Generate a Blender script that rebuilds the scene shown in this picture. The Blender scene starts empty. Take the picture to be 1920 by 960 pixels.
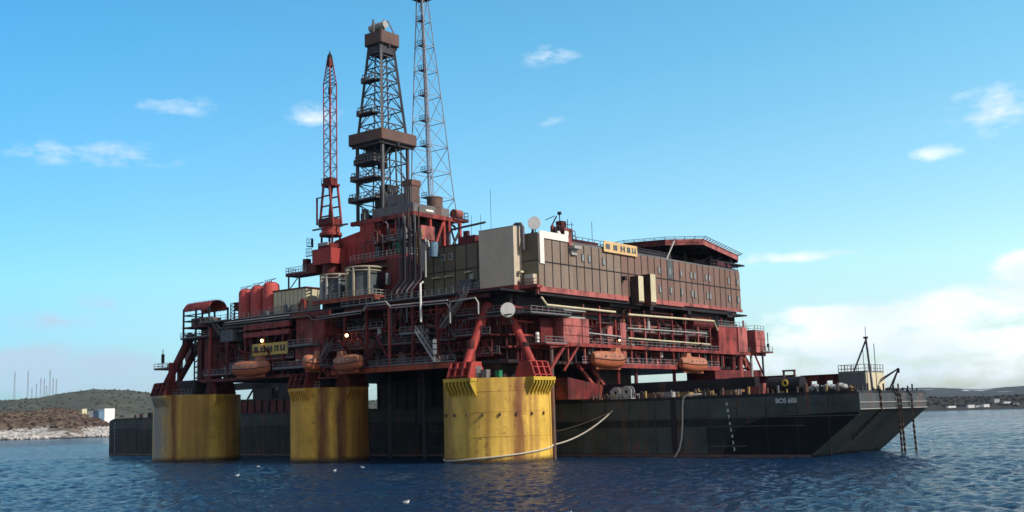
import bpy, math, random
import numpy as np
from mathutils import Vector, Matrix
random.seed(7)
R = math.radians
SC = bpy.context.scene
COL = SC.collection

# ------------------------------------------------------------------ camera
cam = bpy.data.objects.new('camera', bpy.data.cameras.new('camera'))
COL.objects.link(cam)
PITCH, ROLL = 0.140442601, 0.0279097
fw = Vector((0, math.cos(PITCH), math.sin(PITCH)))
up0 = Vector((0, -math.sin(PITCH), math.cos(PITCH)))
rt0 = Vector((1, 0, 0))
rt = rt0*math.cos(ROLL) - up0*math.sin(ROLL)
up = rt0*math.sin(ROLL) + up0*math.cos(ROLL)
mw = Matrix.Identity(4)
for i in range(3):
    mw[i][0], mw[i][1], mw[i][2] = rt[i], up[i], -fw[i]
mw[2][3] = 7.05
cam.matrix_world = mw
cam.data.sensor_width = 36.0
cam.data.lens = 36.0*2133.8/1920.0
cam.data.clip_start = 0.5
cam.data.clip_end = 60000
SC.camera = cam

# ------------------------------------------------------------------ sun and sky
SUN_AZ, SUN_EL = R(-29), R(36)          # azimuth from +x towards +y
sdir = Vector((math.cos(SUN_EL)*math.cos(SUN_AZ), math.cos(SUN_EL)*math.sin(SUN_AZ), math.sin(SUN_EL)))
sl = bpy.data.lights.new('sun', 'SUN')
sl.energy = 2.5; sl.angle = R(0.5); sl.color = (1.0, 0.94, 0.85)
sun = bpy.data.objects.new('sun', sl); COL.objects.link(sun)
sun.rotation_euler = sdir.to_track_quat('Z', 'Y').to_euler()
SC.view_settings.view_transform = 'Standard'
SC.view_settings.look = 'None'
SC.view_settings.exposure = 0.9
SC.view_settings.gamma = 1.0
SC.cycles.use_denoising = True
SC.cycles.max_bounces = 6
SC.cycles.diffuse_bounces = 3
SC.cycles.glossy_bounces = 3

W = bpy.data.worlds.new('World'); SC.world = W; W.use_nodes = True
nt = W.node_tree; nt.nodes.clear()
def N(t, **k):
    n = nt.nodes.new(t)
    for a, b in k.items(): setattr(n, a, b)
    return n
def lk(a, b): nt.links.new(a, b)
def mth(op, a, b=None, clamp=False):
    n = N('ShaderNodeMath', operation=op, use_clamp=clamp)
    for i, v in enumerate((a, b)):
        if v is None: continue
        if isinstance(v, (int, float)): n.inputs[i].default_value = v
        else: lk(v, n.inputs[i])
    return n.outputs[0]
def build_sky():
    out = N('ShaderNodeOutputWorld'); bg = N('ShaderNodeBackground')
    bg.inputs['Strength'].default_value = 0.1
    lk(bg.outputs[0], out.inputs[0])
    sky = N('ShaderNodeTexSky', sky_type='NISHITA', sun_disc=False)
    sky.sun_elevation = SUN_EL
    sky.sun_rotation = math.pi/2 - SUN_AZ
    sky.altitude = 0; sky.air_density = 1.0; sky.dust_density = 0.4; sky.ozone_density = 1.6
    tint = N('ShaderNodeMix', data_type='RGBA', blend_type='MULTIPLY'); tint.inputs[0].default_value = 1
    lk(sky.outputs[0], tint.inputs[6])
    tc = N('ShaderNodeTexCoord')
    sep = N('ShaderNodeSeparateXYZ'); lk(tc.outputs['Generated'], sep.inputs[0])
    az = mth('ARCTAN2', sep.outputs[0], sep.outputs[1])
    el = mth('ARCSINE', sep.outputs[2])
    azd = mth('MULTIPLY', az, 57.2958); eld = mth('MULTIPLY', el, 57.2958)
    fa = mth('MULTIPLY', mth('ADD', azd, 26.0), 1/50.0, True)
    fe = mth('MULTIPLY', mth('SUBTRACT', 19.0, eld), 1/14.0, True)
    rows = []
    for (l, r) in ((SKY_TL, SKY_TR), (SKY_BL, SKY_BR)):
        q = N('ShaderNodeMix', data_type='RGBA'); lk(fa, q.inputs[0]); q.inputs[6].default_value = l; q.inputs[7].default_value = r; rows.append(q)
    q = N('ShaderNodeMix', data_type='RGBA'); lk(fe, q.inputs[0]); lk(rows[0].outputs[2], q.inputs[6]); lk(rows[1].outputs[2], q.inputs[7])
    low = N('ShaderNodeMix', data_type='RGBA', blend_type='MULTIPLY'); lk(mth('MULTIPLY', mth('SUBTRACT', 7.0, eld), 1/7.0, True), low.inputs[0])
    lk(q.outputs[2], low.inputs[6]); low.inputs[7].default_value = SKY_LOW
    # the open blue lies ahead; unseen sky overhead and behind is warmed to fill shadows
    ahead = mth('MULTIPLY', mth('MULTIPLY', mth('SUBTRACT', 60.0, mth('ABSOLUTE', azd)), 1/22.0, True), mth('MULTIPLY', mth('SUBTRACT', 80.0, eld), 1/20.0, True))
    q2 = N('ShaderNodeMix', data_type='RGBA'); lk(ahead, q2.inputs[0]); q2.inputs[6].default_value = SKY_BACK; lk(low.outputs[2], q2.inputs[7])
    lk(q2.outputs[2], tint.inputs[7])
    cv = N('ShaderNodeCombineXYZ'); lk(azd, cv.inputs[0]); lk(mth('MULTIPLY', eld, 2.1), cv.inputs[1])
    def noise(scale, det, rough, off=0.0):
        n = N('ShaderNodeTexNoise'); n.inputs['Scale'].default_value = scale
        n.inputs['Detail'].default_value = det; n.inputs['Roughness'].default_value = rough
        va = N('ShaderNodeVectorMath', operation='ADD'); lk(cv.outputs[0], va.inputs[0]); va.inputs[1].default_value = (off, off*1.7, off*.3)
        lk(va.outputs[0], n.inputs['Vector']); return n.outputs[0]
    n1 = noise(0.55, 10, 0.62); n2 = noise(0.16, 6, 0.55, 13.0)
    total = None
    for (a, e, wa, we, amp) in CLOUDS:
        dx = mth('DIVIDE', mth('SUBTRACT', azd, a), wa); dy = mth('DIVIDE', mth('SUBTRACT', eld, e), we)
        d2 = mth('ADD', mth('MULTIPLY', dx, dx), mth('MULTIPLY', dy, dy))
        g = mth('MULTIPLY', mth('EXPONENT', mth('MULTIPLY', d2, -1.0)), amp)
        total = g if total is None else mth('ADD', total, g)
    nz = mth('MULTIPLY', mth('SUBTRACT', n1, 0.5), 2.5)
    dens = mth('ADD', mth('SUBTRACT', total, .34), mth('MULTIPLY', nz, mth('MINIMUM', mth('MULTIPLY', total, 2.2), 1.0)))
    dens = mth('MULTIPLY', mth('MULTIPLY', dens, 1.25, True), 0.93)
    dens = mth('MULTIPLY', dens, mth('MINIMUM', mth('ADD', mth('MULTIPLY', total, .9), .12), 1.0))
    # brightness of a cloud: pale underside, white heads
    cc = N('ShaderNodeMix', data_type='RGBA'); lk(mth('MULTIPLY', mth('SUBTRACT', n2, 0.35), 3.0, True), cc.inputs[0])
    cc.inputs[6].default_value = CLOUD_DARK; cc.inputs[7].default_value = CLOUD_LIGHT
    # left side clouds are shaded grey, right side bright
    side = mth('ADD', mth('MULTIPLY', mth('ADD', azd, 12.0), 0.045, True), mth('MULTIPLY', mth('SUBTRACT', eld, 7.5), .14, True), True)
    cs = N('ShaderNodeMix', data_type='RGBA'); lk(side, cs.inputs[0])
    cs.inputs[6].default_value = CLOUD_LEFT; lk(cc.outputs[2], cs.inputs[7])
    mx = N('ShaderNodeMix', data_type='RGBA'); lk(dens, mx.inputs[0])
    lk(tint.outputs[2], mx.inputs[6]); lk(cs.outputs[2], mx.inputs[7])
    lk(mx.outputs[2], bg.inputs['Color'])
# tint of the clear sky: left and right, high and low
SKY_TL, SKY_TR, SKY_BL, SKY_BR = (.31, .87, 1.02, 1), (.68, 1.25, 1.20, 1), (.44, .72, .82, 1), (1.08, 1.18, 1.06, 1)
SKY_LOW = (.56, .57, .74, 1); SKY_BACK = (.98, .85, .79, 1)
CLOUD_LIGHT = (6.6, 6.7, 6.8, 1); CLOUD_DARK = (4.5, 5.2, 5.8, 1); CLOUD_LEFT = (2.9, 3.8, 4.7, 1)
CLOUDS = [(-16.7, 15.4, 2.8, .6, .62), (-20.6, 12.9, 5.2, .8, .66), (-10.0, 15.2, 1.4, .8, .9), (2.3, 17.9, 1.7, .6, .8), (2.3, 14.8, 1.2, .5, .6),
          (13.8, 7.4, 3.0, .35, 1.1), (20.8, 11.8, 1.5, .42, .72), (23.6, 13.6, 2.2, 1.3, .8), (17.6, 4.2, 3.4, .6, .95), (23.6, 4.9, 3.0, .8, 1.0), (25.0, 6.2, 1.6, .7, 1.3),
          (20.0, 2.2, 16, 1.7, 1.0), (19.5, 4.2, 5.0, .6, .45), (20.6, 4.9, 1.6, .45, .9), (14.6, 4.6, 1.8, .42, 1.0), (22.5, 3.0, 4.0, .4, .6), (15.5, 3.2, 3.0, .5, .8), (24.5, 6.3, 1.2, .5, 1.4), (-22.2, 5.0, 2.2, .55, .9), (-19.6, 5.9, 1.8, .5, .8), (-23.0, 3.3, 7.0, .8, 1.1), (-20.0, 2.0, 12, .9, 1.0), (-15.0, 4.4, 4.0, .4, .3),
          (-34, 9, 6, 3, 1.0), (38, 8, 9, 4, 1.2), (60, 14, 12, 6, 1.0), (5.5, 12.8, 6, .4, .15), (24, 16, 4, .8, .25)]
build_sky()

# ------------------------------------------------------------------ frames
YAW = -0.675986273
F_P = Matrix.Translation((-3.0898, 189.1212, 0)) @ Matrix.Rotation(YAW, 4, 'Z')      # platform: x along the front row, y away, origin at the near column
F_B = Matrix.Translation((27.512, 182.524, 0)) @ Matrix.Rotation(R(-42.3056), 4, 'Z')  # barge: x along the hull, y across
F_W = Matrix.Identity(4)

# ------------------------------------------------------------------ materials
MATS = {}
def newmat(name):
    m = bpy.data.materials.new(name); m.use_nodes = True
    t = m.node_tree; b = t.nodes['Principled BSDF']
    MATS[name] = m
    return m, t, b
def nn(t, ty, **k):
    n = t.nodes.new(ty)
    for a, b in k.items(): setattr(n, a, b)
    return n
def tex_noise(t, vec, scale, detail=4, rough=.55, mapscale=None):
    if mapscale:
        mp = nn(t, 'ShaderNodeMapping'); mp.inputs['Scale'].default_value = mapscale
        t.links.new(vec, mp.inputs[0]); vec = mp.outputs[0]
    n = nn(t, 'ShaderNodeTexNoise'); n.inputs['Scale'].default_value = scale
    n.inputs['Detail'].default_value = detail; n.inputs['Roughness'].default_value = rough
    t.links.new(vec, n.inputs['Vector']); return n.outputs[0]
def ramp(t, fac, lo, hi, a=0.0, b=1.0):
    n = nn(t, 'ShaderNodeMapRange', clamp=True)
    n.inputs[1].default_value, n.inputs[2].default_value, n.inputs[3].default_value, n.inputs[4].default_value = lo, hi, a, b
    t.links.new(fac, n.inputs[0]); return n.outputs[0]
def mixc(t, fac, a, b, blend='MIX'):
    n = nn(t, 'ShaderNodeMix', data_type='RGBA', blend_type=blend)
    for i, v in ((0, fac), (6, a), (7, b)):
        if isinstance(v, (int, float)): n.inputs[i].default_value = v
        elif isinstance(v, tuple): n.inputs[i].default_value = v if len(v) == 4 else v + (1,)
        else: t.links.new(v, n.inputs[i])
    return n.outputs[2]
def mm(t, op, a, b):
    n = nn(t, 'ShaderNodeMath', operation=op)
    for i, v in enumerate((a, b)):
        if isinstance(v, (int, float)): n.inputs[i].default_value = v
        else: t.links.new(v, n.inputs[i])
    return n.outputs[0]
RUST = (0.11, 0.035, 0.015)
def paint(name, col, rough=.55, rust=.5, var=.35, soot=0, streak=1.0, bump=.15, metal=0.0, rustcol=RUST, fade=None, cell=None, spec=.16):
    """weathered paint: blotches, vertical run stains, rust"""
    m, t, b = newmat(name)
    pos = nn(t, 'ShaderNodeNewGeometry').outputs['Position']
    blot = tex_noise(t, pos, .22, 6, .6)
    fine = tex_noise(t, pos, 2.2, 5, .65)
    run = tex_noise(t, pos, 1.1, 6, .65, (1, 1, .09))
    c = mixc(t, ramp(t, blot, .3, .7), tuple(x*(1-var) for x in col), tuple(min(1, x*(1+var)) for x in col))
    if cell:                                   # each cladding panel its own shade
        tc = nn(t, 'ShaderNodeTexCoord').outputs['Object']
        mp = nn(t, 'ShaderNodeVectorMath', operation='DIVIDE'); t.links.new(tc, mp.inputs[0]); mp.inputs[1].default_value = cell
        fl = nn(t, 'ShaderNodeVectorMath', operation='FLOOR'); t.links.new(mp.outputs[0], fl.inputs[0])
        wn = nn(t, 'ShaderNodeTexWhiteNoise'); t.links.new(fl.outputs[0], wn.inputs['Vector'])
        c = mixc(t, ramp(t, wn.outputs['Value'], 0, 1, 0, .75), c, tuple(x*f for x, f in zip(col, (.72, .62, .60))))
    if fade: c = mixc(t, ramp(t, run, .45, .7, 0, .6), c, fade)
    c = mixc(t, ramp(t, fine, .35, .75, 0, .45), c, tuple(x*.55 for x in col))
    if soot:
        s1 = tex_noise(t, pos, .55, 6, .7, (1, 1, .22)); s2 = tex_noise(t, pos, .35, 5, .65)
        c = mixc(t, ramp(t, mm(t, 'ADD', s1, mm(t, 'MULTIPLY', s2, .6)), .74, .95, 0, soot), c, (.016, .011, .012))
    if rust > 0:
        k = mm(t, 'MULTIPLY', run, blot)
        rm = ramp(t, k, .36-.16*rust, .46-.13*rust, 0, min(1, .35+.6*rust))
        rf = ramp(t, fine, .66-.12*rust, .74-.1*rust, 0, min(1, rust))
        c = mixc(t, mm(t, 'MAXIMUM', rm if streak else rf, rf), c, mixc(t, fine, rustcol, tuple(x*1.9 for x in rustcol)))
    t.links.new(c, b.inputs['Base Color'])
    b.inputs['Metallic'].default_value = metal
    b.inputs['Specular IOR Level'].default_value = spec
    t.links.new(ramp(t, fine, .2, .8, rough-.12, min(1, rough+.2)), b.inputs['Roughness'])
    if bump:
        bm = nn(t, 'ShaderNodeBump'); bm.inputs['Strength'].default_value = bump; bm.inputs['Distance'].default_value = .15
        t.links.new(fine, bm.inputs['Height']); t.links.new(bm.outputs[0], b.inputs['Normal'])
    return m
def column_paint(name, col, bands, grey=None):
    """yellow leg paint with rust run bands at given angles (degrees in the platform frame)"""
    m, t, b = newmat(name)
    tc = nn(t, 'ShaderNodeTexCoord').outputs['Object']
    sp = nn(t, 'ShaderNodeSeparateXYZ'); t.links.new(tc, sp.inputs[0])
    an = mm(t, 'MULTIPLY', mm(t, 'ARCTAN2', sp.outputs[1], sp.outputs[0]), 57.2958)
    pos = nn(t, 'ShaderNodeNewGeometry').outputs['Position']
    blot = tex_noise(t, pos, .16, 6, .62); fine = tex_noise(t, pos, 1.6, 6, .7)
    run = tex_noise(t, pos, .9, 6, .65, (1, 1, .07))
    c = mixc(t, ramp(t, blot, .32, .68), tuple(x*.7 for x in col), tuple(x*1.2 for x in col))
    c = mixc(t, ramp(t, fine, .5, .85, 0, .3), c, (.30, .19, .07))
    run2 = tex_noise(t, pos, .42, 5, .6, (1, 1, .05))
    c = mixc(t, ramp(t, run2, .48, .66, 0, .65), c, (.28, .14, .045))
    def band(a, w):
        wob = mm(t, 'ADD', mm(t, 'MULTIPLY', mm(t, 'SUBTRACT', run, .5), w*1.8), mm(t, 'MULTIPLY', mm(t, 'SUBTRACT', blot, .5), w*1.5))
        d = mm(t, 'ABSOLUTE', mm(t, 'SUBTRACT', mm(t, 'ADD', an, wob), a), 0)
        return mm(t, 'MULTIPLY', ramp(t, d, w*.3, w*1.2, 1, 0), ramp(t, run, .30, .52, .65, 1))
    if grey:
        g = band(*grey)
        g = mm(t, 'MULTIPLY', g, ramp(t, fine, .62, .66, 1, .15))
        c = mixc(t, mm(t, 'MULTIPLY', g, .85), c, (.20, .215, .235))
    for (a, w, s) in bands:
        k = mm(t, 'MULTIPLY', band(a, w), ramp(t, blot, .3, .6, s*.7, s))
        c = mixc(t, k, c, mixc(t, fine, (.10, .028, .012), (.20, .07, .022)))
    k = mm(t, 'MULTIPLY', run, fine)
    c = mixc(t, ramp(t, k, .335, .40, 0, .7), c, (.13, .05, .02))
    # tide band just over the water
    chip = tex_noise(t, pos, .75, 7, .72)
    c = mixc(t, ramp(t, chip, .60, .66, 0, .6), c, mixc(t, fine, (.09, .03, .014), (.20, .085, .03)))
    tide = ramp(t, mm(t, 'ADD', sp.outputs[2], mm(t, 'MULTIPLY', fine, 1.0)), .75, 1.5, .92, 0)
    c = mixc(t, tide, c, (.05, .03, .015))
    t.links.new(c, b.inputs['Base Color'])
    b.inputs['Roughness'].default_value = .6; b.inputs['Specular IOR Level'].default_value = .25
    bm = nn(t, 'ShaderNodeBump'); bm.inputs['Strength'].default_value = .25; bm.inputs['Distance'].default_value = .2
    t.links.new(blot, bm.inputs['Height']); t.links.new(bm.outputs[0], b.inputs['Normal'])
    return m
def plain(name, col, rough=.5, metal=0.0, emit=None, spec=.4):
    m, t, b = newmat(name)
    pos = nn(t, 'ShaderNodeNewGeometry').outputs['Position']
    f = tex_noise(t, pos, 1.5, 5, .6)
    c = mixc(t, ramp(t, f, .3, .75), col, tuple(x*.68 for x in col))
    t.links.new(c, b.inputs['Base Color'])
    b.inputs['Roughness'].default_value = rough; b.inputs['Metallic'].default_value = metal
    b.inputs['Specular IOR Level'].default_value = spec
    if emit:
        b.inputs['Emission Color'].default_value = emit[0] + (1,); b.inputs['Emission Strength'].default_value = emit[1]
    return m
M = {}
M['red'] = paint('faded_red_paint', (.27, .042, .036), rust=.35, soot=.75, fade=(.36, .12, .10))
M['dred'] = paint('dirty_dark_red_paint', (.14, .022, .022), rust=.45, soot=.9)
M['bred'] = paint('bright_red_paint', (.36, .052, .042), rust=.15, var=.2, soot=.4)
M['soot'] = paint('soot_and_shade_red_plate', (.058, .011, .012), rust=.4, var=.4, soot=.8)
M['umber'] = paint('umber_sheet', (.06, .038, .03), rust=.3, var=.3)
M['ringpaint'] = paint('dull_cream_pipe_paint', (.30, .27, .19), rust=.3, var=.25)
M['bowgrey'] = paint('sunlit_scuffed_grey_bow_paint', (.062, .074, .078), rust=.45, var=.45, rough=.6, bump=.3)
M['patch_black'] = paint('black_patch_paint', (.008, .010, .012), rust=.1, var=.3, spec=.1)
M['silo'] = paint('silo_red_paint', (.47, .082, .068), rust=.2, soot=.25, var=.12)
M['strake'] = paint('sunlit_dusty_grey_green_hull_paint', (.058, .073, .068), rust=.5, var=.45, rough=.6, bump=.4, fade=(.07, .072, .066))
M['flare'] = paint('galvanised_lattice_steel', (.26, .27, .30), rust=.15, var=.2)
M['pink'] = paint('sun_bleached_red_paint', (.40, .12, .105), rust=.35, var=.25, soot=.7)
M['orange'] = paint('red_lead_primer', (.33, .068, .028), rust=.3, var=.25, soot=.6)
M['brown'] = paint('brown_cladding', (.205, .132, .105), rust=.2, var=.16, cell=(50., 2.35, 4.4), bump=.1)
M['fawn'] = paint('fawn_cladding', (.23, .182, .142), rust=.12, var=.14, cell=(50., 2.35, 4.4), bump=.1)
M['olive'] = paint('olive_cladding', (.165, .145, .10), rust=.2, var=.2, cell=(2.6, 50., 4.4), bump=.1)
M['tan'] = paint('tan_cladding', (.50, .42, .32), rust=.04, var=.1, bump=.06)
M['cream'] = paint('cream_paint', (.56, .50, .33), rust=.25, var=.15)
M['white'] = paint('weathered_white_paint', (.74, .71, .64), rust=.15, var=.1)
M['grey'] = paint('grey_steel', (.135, .135, .135), rust=.35, var=.3)
M['lgrey'] = paint('pale_grey_steel', (.33, .33, .31), rust=.2, var=.2)
M['dark'] = paint('dark_soot_and_shade_steel', (.020, .018, .021), rust=.3, var=.4)
M['dgrey'] = paint('derrick_steel', (.062, .06, .07), rust=.35, var=.35)
M['rustbox'] = paint('brown_rusty_sheet', (.12, .078, .066), rust=.55, var=.3)
M['green'] = paint('dull_green_paint', (.02, .16, .07), rust=.1)
M['tank'] = paint('slate_tank_paint', (.085, .10, .105), rust=.25, var=.3)
M['blue'] = paint('blue_grey_paint', (.12, .20, .27), rust=.1)
M['lifeboat'] = paint('faded_orange_gel_coat', (.40, .155, .085), rust=.25, soot=.3, var=.16, rough=.45)
M['boathull'] = paint('dull_orange_gel_coat', (.38, .115, .055), rust=.35, var=.2, rough=.5)
M['signy'] = paint('yellow_board', (.56, .38, .10), rust=.08, var=.1)
M['signp'] = paint('peach_board', (.62, .42, .20), rust=.06, var=.1)
M['mark'] = plain('dark_lettering', (.03, .032, .04), .6)
M['wlet'] = plain('white_lettering', (.62, .64, .62), .7)
M['glass'] = plain('window_glass', (.06, .08, .09), .12, spec=.8)
M['pane'] = plain('pane_with_painted_sky_reflection', (.25, .29, .295), .25, spec=.6)  # sky reflection painted into the pane colour
M['rope'] = plain('pale_rope', (.52, .47, .38), .9)
M['chain'] = plain('rusty_chain', (.055, .035, .025), .8)
M['hull'] = paint('black_green_hull_paint', (.017, .024, .027), rust=.45, var=.5, rough=.5, bump=.5, spec=.12, fade=(.04, .046, .044))
M['bowhull'] = M['hull']
M['rail'] = plain('galvanised_rail', (.17, .17, .17), .6)
M['rrail'] = plain('red_rail', (.24, .06, .05), .6)
M['lamp'] = plain('lit_lamp_glass', (1, .75, .4), .3, emit=((1.0, .62, .22), 7.0))
M['house'] = plain('white_rendered_wall', (.80, .79, .75), .7)
M['gull'] = plain('white_feathers', (.80, .80, .78), .8)
M['yel_bracket'] = paint('yellow_bracket_paint', (.56, .38, .05), rust=.4, soot=.35, var=.15)
M['deckwood'] = paint('brown_timber', (.17, .11, .07), rust=.1)
M['ochre'] = paint('ochre_paint', (.36, .24, .09), rust=.35)
YEL = (.72, .455, .075)
M['col_r'] = column_paint('yellow_leg_paint_near', YEL, [(-27, 10, 1.0), (-126, 14, .8), (-14, 3, .5), (-60, 4, .4), (-84, 5, .3)])
M['col_m'] = column_paint('yellow_leg_paint_middle', (.66, .36, .048), [(-52, 9, 1.0), (-24, 10, 1.0), (14, 26, .75), (-125, 9, .7)])
M['col_l'] = column_paint('yellow_leg_paint_far', (.66, .42, .075), [(-67, 7, 1.0), (-42, 20, .6), (20, 22, .45)], grey=(-99, 21))

# ------------------------------------------------------------------ mesh builder
class MB:
    def __init__(s): s.v = []; s.f = []
    def add(s, vs, fs):
        o = len(s.v); s.v += [tuple(v) for v in vs]; s.f += [tuple(i+o for i in f) for f in fs]; return s
    def box(s, x0, x1, y0, y1, z0, z1):
        return s.add([(x0,y0,z0),(x1,y0,z0),(x1,y1,z0),(x0,y1,z0),(x0,y0,z1),(x1,y0,z1),(x1,y1,z1),(x0,y1,z1)],
                     [(3,2,1,0),(4,5,6,7),(0,1,5,4),(1,2,6,5),(2,3,7,6),(3,0,4,7)])
    def beam(s, p, q, w, h=None, w2=None, h2=None):
        p, q = Vector(p), Vector(q); d = (q-p).normalized(); h = h or w; w2 = w2 or w; h2 = h2 or h
        a = d.cross(Vector((0,0,1))); a = Vector((1,0,0)) if a.length < 1e-4 else a.normalized(); b = a.cross(d)
        vs = [p+a*w*i*.5+b*h*j*.5 for i, j in ((-1,-1),(1,-1),(1,1),(-1,1))] + [q+a*w2*i*.5+b*h2*j*.5 for i, j in ((-1,-1),(1,-1),(1,1),(-1,1))]
        return s.add(vs, [(3,2,1,0),(4,5,6,7),(0,1,5,4),(1,2,6,5),(2,3,7,6),(3,0,4,7)])
    def tube(s, pts, r, n=6, r2=None):
        pts = [Vector(p) for p in pts]; k = len(pts); rings = []; prev = None
        for i, p in enumerate(pts):
            d = (pts[min(i+1,k-1)]-pts[max(i-1,0)]).normalized()
            if prev is None:
                a = d.cross(Vector((0,0,1))); a = d.cross(Vector((1,0,0))) if a.length < 1e-3 else a
            else: a = prev - d*prev.dot(d)
            a.normalize(); prev = a; b = d.cross(a)
            rr = r if r2 is None else r+(r2-r)*i/(k-1)
            rings.append([p+(a*math.cos(2*math.pi*j/n)+b*math.sin(2*math.pi*j/n))*rr for j in range(n)])
        vs = [v for g in rings for v in g]; fs = []
        for i in range(k-1):
            for j in range(n): fs.append((i*n+j, i*n+(j+1)%n, (i+1)*n+(j+1)%n, (i+1)*n+j))
        fs.append(tuple(range(n))[::-1]); fs.append(tuple((k-1)*n+j for j in range(n)))
        return s.add(vs, fs)
    def lathe(s, prof, c=(0,0,0), n=32, a0=0, a1=2*math.pi, axis='z'):
        full = abs(a1-a0-2*math.pi) < 1e-6; m = n if full else n+1; vs = []; fs = []
        for (r, z) in prof:
            for j in range(m):
                a = a0+(a1-a0)*j/n; p = (r*math.cos(a), r*math.sin(a), z)
                if axis == 'x': p = (z, r*math.cos(a), r*math.sin(a))
                if axis == 'y': p = (r*math.cos(a), z, r*math.sin(a))
                vs.append((p[0]+c[0], p[1]+c[1], p[2]+c[2]))
        for i in range(len(prof)-1):
            for j in range(n):
                j2 = (j+1) % m
                fs.append((i*m+j, i*m+j2, (i+1)*m+j2, (i+1)*m+j))
        return s.add(vs, fs)
    def cyl(s, c, r, z0, z1, n=24, r1=None):
        r1 = r if r1 is None else r1
        return s.lathe([(0, z0), (r, z0), (r1, z1), (0, z1)], c, n)
    def prism(s, poly, z0, z1, top=None):
        n = len(poly); top = top or poly
        vs = [(x, y, z0) for x, y in poly]+[(x, y, z1) for x, y in top]
        return s.add(vs, [tuple(range(n))[::-1], tuple(range(n, 2*n))]+[(i, (i+1)%n, n+(i+1)%n, n+i) for i in range(n)])
    def prismy(s, poly, y0, y1):                       # poly in xz
        n = len(poly)
        vs = [(x, y0, z) for x, z in poly]+[(x, y1, z) for x, z in poly]
        return s.add(vs, [tuple(range(n)), tuple(range(n, 2*n))[::-1]]+[(i, n+i, n+(i+1)%n, (i+1)%n) for i in range(n)])
    def prismx(s, poly, x0, x1):                       # poly in yz
        n = len(poly)
        vs = [(x0, y, z) for y, z in poly]+[(x1, y, z) for y, z in poly]
        return s.add(vs, [tuple(range(n))[::-1], tuple(range(n, 2*n))]+[(i, (i+1)%n, n+(i+1)%n, n+i) for i in range(n)])
    def ball(s, c, r, n=12, m=8, sz=1.0):
        return s.lathe([(r*math.sin(math.pi*i/m)+1e-5, -r*sz*math.cos(math.pi*i/m)) for i in range(m+1)], c, n)
    def rails(s, pts, h=1.1, step=1.6, r=.045, mid=True):
        pts = [Vector(p) for p in pts]
        for a, b in zip(pts[:-1], pts[1:]):
            L = (b-a).length; k = max(1, round(L/step))
            for i in range(k+1):
                p = a+(b-a)*i/k; s.beam(p, p+Vector((0,0,h)), r*1.7)
            for z in ((h, h*.5) if mid else (h,)):
                s.beam(a+Vector((0,0,z)), b+Vector((0,0,z)), r*1.7)
            s.beam(a+Vector((0,0,.1)), b+Vector((0,0,.1)), r, .2)
        return s
    def arr(s, o): return np.array(s.v) - np.array(o)

def tag(o, label=None, cat=None, group=None, kind=None):
    if label: o['label'] = label
    if cat: o['category'] = cat
    if group: o['group'] = group
    if kind: o['kind'] = kind
    return o
def mesh_of(name, verts, faces, mat, smooth=35):
    me = bpy.data.meshes.new(name)
    me.from_pydata([tuple(v) for v in verts], [], faces); me.materials.append(mat)
    me.polygons.foreach_set('use_smooth', [True]*len(me.polygons)); me.set_sharp_from_angle(angle=R(smooth))
    me.update(); return me
ORI = {}; FRM = {}
def thing(name, label, cat, loc=(0,0,0), frame=F_P, group=None, kind=None):
    o = bpy.data.objects.new(name, None); COL.objects.link(o); o.empty_display_size = .5
    o.matrix_world = frame @ Matrix.Translation(loc)
    tag(o, label, cat, group, kind); ORI[o.name] = Vector(loc); FRM[o.name] = frame
    return o
def part(name, mb, mat, parent, label=None, smooth=35):
    og = ORI[parent.name]
    o = bpy.data.objects.new(name, mesh_of(name, mb.arr(og), mb.f, M[mat] if isinstance(mat, str) else mat, smooth))
    COL.objects.link(o); o.parent = parent; ORI[o.name] = og
    if label: o['label'] = label
    return o
def solo(name, mb, mat, label=None, cat=None, loc=(0,0,0), frame=F_P, group=None, kind=None, smooth=35):
    o = bpy.data.objects.new(name, mesh_of(name, mb.arr(loc), mb.f, M[mat] if isinstance(mat, str) else mat, smooth))
    COL.objects.link(o); o.matrix_world = frame @ Matrix.Translation(loc); ORI[o.name] = Vector(loc)
    return tag(o, label, cat, group, kind)
def copy_tree(o, parent=None):
    c = o.copy(); COL.objects.link(c)
    if parent: c.parent = parent
    for ch in list(o.children): copy_tree(ch, c)
    return c
def text_mb(txt, size, depth=.03):
    cu = bpy.data.curves.new('t', 'FONT'); cu.body = txt; cu.size = size; cu.extrude = depth; cu.offset = size*.016
    cu.align_x = 'LEFT'
    ob = bpy.data.objects.new('t', cu); COL.objects.link(ob)
    dg = bpy.context.evaluated_depsgraph_get(); dg.update()
    me = bpy.data.meshes.new_from_object(ob.evaluated_get(dg))
    vs = [tuple(v.co) for v in me.vertices]; fs = [tuple(p.vertices) for p in me.polygons]
    bpy.data.objects.remove(ob); bpy.data.curves.remove(cu); bpy.data.meshes.remove(me)
    return vs, fs
def put_text(mb, txt, size, o, ux, uz, depth=.03):
    vs, fs = text_mb(txt, size, depth); o, ux, uz = Vector(o), Vector(ux), Vector(uz); n = ux.cross(uz)
    mb.add([o+ux*x+uz*y+n*z for x, y, z in vs], fs); return mb

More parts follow.
